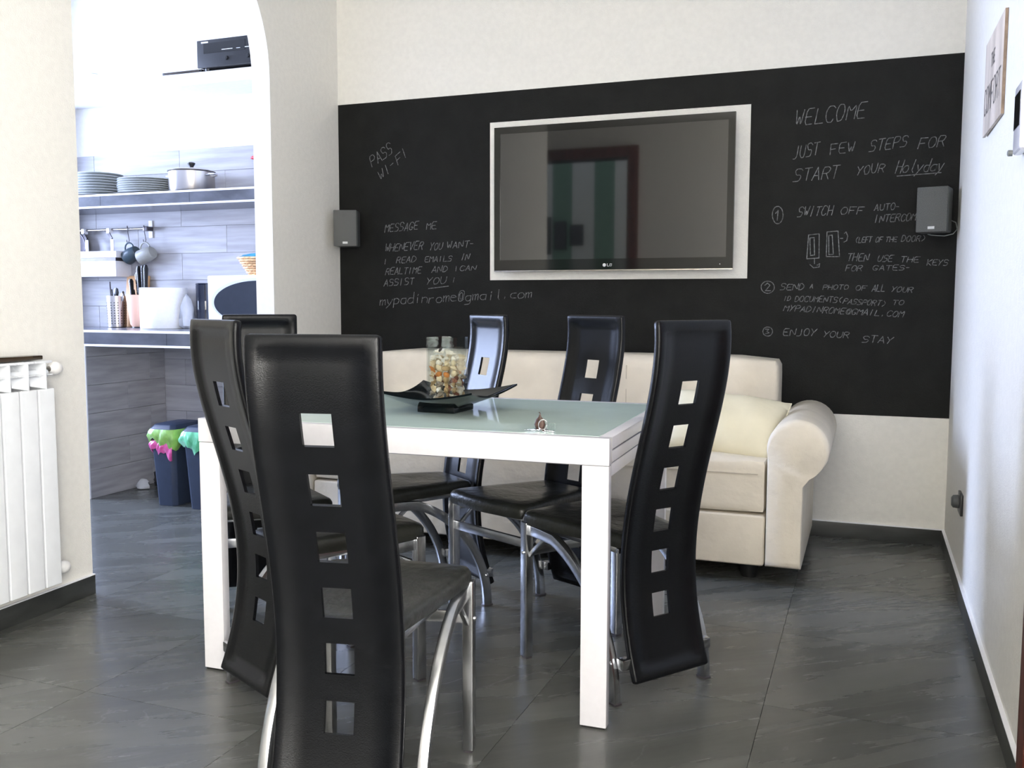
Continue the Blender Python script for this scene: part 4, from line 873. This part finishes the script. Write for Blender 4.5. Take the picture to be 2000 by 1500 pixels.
for nm, f in (('scallop', scallop), ('spiral', spiral), ('cockle', cockle)):
    for ck in SH:
        bm = f(1.0); bmesh.ops.recalc_face_normals(bm, faces=bm.faces); me = bpy.data.meshes.new(nm+'_'+ck); bm.to_mesh(me); bm.free(); me.materials.append(MT['sh_'+ck])
        for p in me.polygons: p.use_smooth = True
        me.set_sharp_from_angle(angle=math.radians(50)); mesh[nm, ck] = me
zz = 0.018; cnt = 0; cs, sn = math.cos(VRz), math.sin(VRz)
while zz < 0.158 and cnt < 150:
    spots = [(-1, -1), (-.33, -1), (.33, -1), (1, -1), (1, -.33), (1, .33), (1, 1), (.33, 1), (-.33, 1), (-1, 1), (-1, .33), (-1, -.33), (0.1, -0.1)]
    for gx_, gy_ in spots:
        r = RS.uniform(0.0110, 0.0165); lim = s_-th_-r*0.80-0.001
        lx, ly = gx_*lim+RS.uniform(-.002, .002)*(abs(gx_) < .9), gy_*lim+RS.uniform(-.002, .002)*(abs(gy_) < .9)
        top = zz > 0.125
        ck = RS.choice(['cream', 'white', 'cream', 'cream', 'tan', 'orange'] if zz > 0.085 else ['tan', 'grey', 'cream', 'grey', 'tan', 'white', 'rust', 'cream'])
        if top: ck = RS.choice(['white', 'cream', 'cream'])
        nm = RS.choice(['scallop', 'cockle', 'spiral', 'cockle', 'scallop'])
        o = bpy.data.objects.new('seashell', mesh[nm, ck]); COL.objects.link(o)
        o.location = (VX+lx*cs-ly*sn, VY+lx*sn+ly*cs, VZ+zz+RS.uniform(-.003, .003)+r*0.2); o.scale = (r, r, r)
        o.rotation_euler = (RS.uniform(0, 2*PI), RS.uniform(0, 2*PI), RS.uniform(0, 2*PI))
        col = {'cream': 'cream', 'white': 'whitish', 'tan': 'tan brown', 'grey': 'grey', 'orange': 'orange', 'rust': 'rusty brown'}[ck]
        wl, wy = o.location.x-VX, o.location.y-VY; side = ('left' if wl < 0 else 'right') if abs(wl) > abs(wy) else ('near' if wy < 0 else 'rear')
        lv = 'bottom third' if zz < 0.06 else ('middle' if zz < 0.11 else 'top layer'); kd = {'scallop': 'fan-shaped', 'cockle': 'rounded', 'spiral': 'spiral'}[nm]
        tag(o, 'small %s %s seashell, %s side, in the %s of the vase' % (col, kd, side, lv), 'shell', '%s %s seashells, %s side, %s of the vase' % (col, kd, side, lv)); cnt += 1
    zz += 0.0158
o = bpy.data.objects.new('seashell', mesh['scallop', 'white']); COL.objects.link(o); o.scale = (0.036, 0.032, 0.036); o.location = (VX-0.004, VY-0.010, VZ+0.164); o.rotation_euler = (0.5, 0.15, 0.4)
tag(o, 'largest white fan-shaped seashell lying across the top of the vase filling', 'shell')
t = thing('keyring', 'bunch of keys with a brown leather fob on the glass table top', 'keys', (-0.815, 2.345, 0.7605))
fb = bmesh.new(); lathe(fb, [(0.002, 0.040), (0.004, 0.034), (0.012, 0.026), (0.016, 0.013), (0.012, 0.002), (0.004, 0.0)], 20, (0, 0.004, 0), sy=0.45); MT['fob'] = vary(principled('brown_leather_fob', (0.07, 0.035, 0.025), 0.5), 60, 0.5)
fo = obj('fob', fb, 'fob', t); obj('cord', SW([(0, 0.004, 0.038), (0.001, 0.004, 0.043), (-0.003, 0.004, 0.046)], 0.0015, 0.0015, None, 5), 'fob', fo)
obj('split_ring', SW([(0.011+0.012*math.cos(a), -0.004+0.004*math.sin(a), 0.014+0.013*math.sin(a)) for a in [2*PI*q/24 for q in range(25)]], 0.0016, 0.0016, None, 6), 'bolt', t)
for ang, ln in ((-2.6, 0.030), (-2.1, 0.026), (-0.5, 0.032), (-1.1, 0.026)):
    bm = bmesh.new(); lathe(bm, [(0.0085, 0), (0.0085, 0.0018)], 14, (0.012, 0, 0)); bx(bm, 0.018, 0.018+ln, -0.002, 0.002, 0, 0.0018)
    for q in range(4): bx(bm, 0.026+q*0.005, 0.0285+q*0.005, -0.0045, -0.002, 0, 0.0018)
    bmesh.ops.rotate(bm, verts=bm.verts, matrix=Matrix.Rotation(ang, 3, 'Z')); bmesh.ops.translate(bm, verts=bm.verts, vec=(0.010, -0.008, 0.0+0.0005*abs(ang))); obj('key', bm, 'bolt', t)
obj('clear_tag', B(0.020, 0.046, -0.002, 0.004, 0.0, 0.020, 0.002), 'vase', t)

# ================================================================== SOFA
t = thing('sofa', 'long cream leather sofa with rolled arms standing against the chalkboard wall', 'sofa', (0, 0, 0))
SX0, SX1, SF = -2.395, -0.352, 3.685
obj('base', B(SX0, SX1, SF, 4.50, 0.072, 0.272, 0.014, 3), 'sofa', t)
mid = -1.37
def pad(x0, x1, y0, y1, z0, z1, crown=0.02, r=0.035, face='Z'):
    """soft cushion block: rounded box whose top (or front) bulges"""
    bm = bmesh.new(); bx(bm, x0, x1, y0, y1, z0, z1)
    bmesh.ops.subdivide_edges(bm, edges=bm.edges[:], cuts=10, use_grid_fill=True)
    cx, cy, cz = (x0+x1)/2, (y0+y1)/2, (z0+z1)/2; hx, hy, hz = (x1-x0)/2, (y1-y0)/2, (z1-z0)/2
    for v in bm.verts:
        x, y, z = v.co.x-cx, v.co.y-cy, v.co.z-cz
        qx, qy, qz = max(abs(x)-(hx-r), 0), max(abs(y)-(hy-r), 0), max(abs(z)-(hz-r), 0)
        l = math.sqrt(qx*qx+qy*qy+qz*qz)
        if l > 1e-9 and (qx > 0)+(qy > 0)+(qz > 0) >= 1:
            k = r/max(l, r)
            x = math.copysign(min(abs(x), hx-r)+qx*k, x); y = math.copysign(min(abs(y), hy-r)+qy*k, y); z = math.copysign(min(abs(z), hz-r)+qz*k, z)
        if face == 'Z': z += crown*(1-(x/hx)**4)*(1-(y/hy)**4)*(1 if z > 0 else 0)
        else: y -= crown*(1-(x/hx)**4)*(1-(z/hz)**4)*(1 if y < 0 else 0)
        v.co = (cx+x, cy+y, cz+z)
    return bm
for a, b in ((SX0, SX1),):
    s = obj('seat_cushion', pad(a, b, SF+0.005, 4.34, 0.276, 0.492, 0.010, 0.022), 'sofa', t, smooth=60)
    obj('seam', SW([(a+0.03, SF+0.0035, 0.435), (b-0.03, SF+0.0035, 0.435)], 0.004, 0.004, (0, 1, 0)), 'seam', s, smooth=0)
c = obj('back_cushion', pad(SX0+0.012, SX1-0.012, 4.24, 4.50, 0.44, 0.858, 0.012, 0.050, 'Y'), 'sofa', t, smooth=60)
for xm in (-1.044, -1.703):
    obj('seam', SW([(xm, 4.2305, 0.50), (xm, 4.2298, 0.66), (xm, 4.2315, 0.81)], 0.0035, 0.004, (1, 0, 0)), 'seam', c, smooth=0)
obj('back_frame', B(SX0+0.03, SX1-0.05, 4.46, 4.57, 0.072, 0.76, 0.02, 3), 'sofa', t)
def arm(sg, xin):
    """rolled arm: extruded profile; xin inner face, sg +1 for the right arm"""
    zc, r = 0.540, 0.116; P = [(0, 0.072), (0, 0.50)]
    cx = 0.112
    for q in range(0, 25):
        a = math.radians(195-q*(195+62)/24); P.append((cx+r*math.cos(a), zc+r*math.sin(a)))
    P += [(0.138, 0.40), (0.136, 0.30), (0.134, 0.072)]
    bm = bmesh.new(); y0, y1 = SF-0.012, 4.50; R = []
    for y, s in ((y0, 0.90), (y0+0.004, 0.955), (y0+0.016, 0.99), (y0+0.035, 1.0), (4.0, 1.0), (y1-0.03, 1.0), (y1, 0.97)):
        R.append([bm.verts.new((xin+sg*((p[0]-0.07)*s+0.07), y, (p[1]-0.36)*s+0.36)) for p in P])
    m = len(P)
    for a, b in zip(R, R[1:]):
        for k in range(m): bm.faces.new((a[k], a[(k+1) % m], b[(k+1) % m], b[k]))
    bm.faces.new(R[0]); bm.faces.new(R[-1][::-1]); return bm
obj('arm', arm(1, SX1+0.004), 'sofa', t, smooth=50); obj('arm', arm(-1, SX0-0.004), 'sofa', t, smooth=50)
for x in (-0.42, -2.36, -1.37):
    for y in (3.80, 4.40):
        obj('foot', LT([(0.032, 0), (0.045, 0.074)], 20, (x, y, 0)), 'bake', t)
t = thing('throw_pillow', 'pale yellow square throw pillow leaning on the right sofa arm', 'pillow', (-0.545, 3.93, 0.590), 0)
def pillow():
    bm = bmesh.new(); n = 20; A = []; C_ = []; w, hgt = 0.245, 0.175
    for i in range(n+1):
        a = []; c = []
        for j in range(n+1):
            u, v = 2*i/n-1, 2*j/n-1; k = max(0, (1-u*u)*(1-v*v))**0.42; pin = 1-0.10*(1-abs(u))*abs(v)**3; pin2 = 1-0.10*(1-abs(v))*abs(u)**3
            wr = 0.004*math.sin(7*u+3*v)*k
            a.append(bm.verts.new((u*w*pin2, -0.085*k+wr, v*hgt*pin))); c.append(bm.verts.new((u*w*pin2, 0.05*k+0.001, v*hgt*pin)) if 0 < i < n and 0 < j < n else a[-1])
        A.append(a); C_.append(c)
    for i in range(n):
        for j in range(n):
            quad(bm, A[i][j], A[i+1][j], A[i+1][j+1], A[i][j+1]); quad(bm, C_[i][j], C_[i][j+1], C_[i+1][j+1], C_[i+1][j])
    return bm
bm = pillow(); bmesh.ops.rotate(bm, verts=bm.verts, matrix=Matrix.Rotation(math.radians(5), 3, 'Y') @ Matrix.Rotation(math.radians(-52), 3, 'X'))
obj('cover', bm, 'cushion', t, smooth=80)
w, hgt = 0.245, 0.175; per = []
for k in range(81):
    q = (k % 80)/20; i = int(q); f = q-i; u, v = ((2*f-1, -1), (1, 2*f-1), (1-2*f, 1), (-1, 1-2*f))[i]
    per.append(Matrix.Rotation(math.radians(5), 3, 'Y') @ Matrix.Rotation(math.radians(-52), 3, 'X') @ Vector((u*w*(1-0.10*(1-abs(v))*abs(u)**3), 0, v*hgt*(1-0.10*(1-abs(u))*abs(v)**3))))
obj('piping', SW(per, 0.0035, 0.0035, None, 6), 'cushion', t)

# ================================================================== RADIATOR AND THE SLAT ON IT
t = thing('radiator', 'white sectional radiator fixed on the wall at the left edge of the room', 'radiator', WO, WR)
for k in range(9):
    y1 = -2.190-0.0735*k; y0 = y1-0.0715; s = obj('section', B(0.096, 0.112, y0+0.0025, y1-0.0025, 0.125, 0.806, 0.004, 3), 'radiator', t)
    yc = (y0+y1)/2
    obj('body', BL([(0.030, 0.100, yc-0.008, yc+0.008, 0.13, 0.86), (0.030, 0.090, yc-0.004, yc+0.004, 0.14, 0.85)]), 'radiator', s, smooth=0)
    obj('top_grille', BL([(0.028, 0.104, y0, y1, 0.892, 0.900), (0.080, 0.106, y0, y1, 0.851, 0.8545), (0.028, 0.112, yc-0.002, yc+0.002, 0.80, 0.893)], 0.001), 'radiator', s)
    obj('curved_fin', SW([(0.106, y0+0.004, 0.812), (0.095, y0+0.012, 0.835), (0.075, y0+0.024, 0.853), (0.055, y0+0.030, 0.87), (0.04, y0+0.030, 0.89)], 0.055, 0.0025, (0, 1, 0.25)), 'radiator', s, smooth=60)
obj('header', LT([(0.016, 0), (0.016, 0.66)], 20, (0.066, -2.845, 0.855), 'Y'), 'radiator', t)
obj('header', LT([(0.016, 0), (0.016, 0.66)], 20, (0.066, -2.845, 0.160), 'Y'), 'radiator', t)
for z in (0.868, 0.163):
    v = obj('valve', LT([(0.011, 0.0), (0.020, 0.010), (0.0235, 0.022), (0.023, 0.034), (0.017, 0.046), (0.006, 0.050)], 24, (0.066, -2.168, z), 'Y'), 'valve', t)
    obj('stem', LT([(0.010, -0.03), (0.010, 0.002)], 16, (0.066, -2.168, z), 'Y'), 'brass', v)
    obj('cap_hole', LT([(0.0045, 0.0495), (0.0045, 0.0512)], 12, (0.066, -2.168, z), 'Y'), 'bake', v)
t = thing('wooden_tray', 'dark glossy brown wooden tray lying on top of the white radiator', 'tray', WO, WR)
obj('plank', SW([(0.060, -2.85, 0.914), (0.062, -2.62, 0.9145), (0.064, -2.40, 0.912), (0.064, -2.30, 0.911), (0.064, -2.215, 0.911)], 0.058, 0.016, (1, 0, 0), 0, 0.004, taper=[1.1, 1.15, 1.05, 0.98, 0.92]), 'darkwood', t)

# ================================================================== RIGHT WALL: SIGN, SOCKET, THERMOSTAT
t = thing('wooden_sign', 'whitewashed wooden wall sign with faded black lettering high on the right wall', 'sign', (0.341, 3.352, 1.808), math.radians(0.6))
obj('board', B(-0.0, 0.009, -0.215, 0.2175, -0.152, 0.152, 0.0015), 'signwood', t)
obj('edge', B(0.0005, 0.009, -0.2165, -0.215, -0.151, 0.151), 'signedge', t, smooth=0)
obj('spacer', BL([(0.009, 0.0115, -0.12, 0.12, -0.1, 0.1)]), 'signedge', t, smooth=0)
def sign_text(txt, yc, zc, hgt, adv, wdt):
    bm = bmesh.new(); n = len(txt)
    for i, ch in enumerate(txt):
        yl = yc+(n/2-i)*adv
        for st in GP.get(ch, []):
            pts = [(yl-gx/4*adv*0.72, zc+gy/6*hgt) for gx, gy in st]
            for a, b in zip(pts, pts[1:]):
                dy, dz = b[0]-a[0], b[1]-a[1]; l = math.hypot(dy, dz); ny, nz = -dz/l*wdt/2, dy/l*wdt/2; uy, uz = dy/l*wdt/2, dz/l*wdt/2
                bm.faces.new([bm.verts.new((-0.0006, y, z)) for y, z in ((a[0]-uy+ny, a[1]-uz+nz), (a[0]-uy-ny, a[1]-uz-nz), (b[0]+uy-ny, b[1]+uz-nz), (b[0]+uy+ny, b[1]+uz+nz))])
    return bm
obj('lettering', sign_text('THE', 0.01, 0.045, 0.040, 0.030, 0.006), 'signink', t, smooth=0, recalc=False)
obj('lettering', sign_text('COMFORT', 0.0, -0.085, 0.080, 0.055, 0.007), 'signink', t, smooth=0, recalc=False)
t = thing('wall_socket', 'black wall socket with a plug low on the right wall near the sofa', 'socket', (XR, 3.86, 0.345))
obj('plate', B(-0.010, 0.0, -0.055, 0.055, -0.040, 0.040, 0.003), 'bake', t)
obj('plug', LT([(0.024, 0), (0.026, -0.004), (0.024, -0.020), (0.016, -0.026)], 20, (-0.010, 0.01, 0.004), 'X'), 'speaker_side', t)
t = thing('wall_intercom', 'white wall intercom with dark screen at the right edge of the picture', 'intercom', (XR, 2.665, 1.560))
obj('case', B(-0.024, 0.0, -0.06, 0.06, -0.085, 0.085, 0.010, 3), 'lacquer', t)
obj('screen', B(-0.0255, -0.024, -0.045, 0.045, -0.025, 0.060), 'bezel', t, smooth=0)
obj('knob', LT([(0.008, 0), (0.008, -0.010), (0.005, -0.012)], 14, (-0.024, 0.055, -0.078), 'X'), 'cable', t)
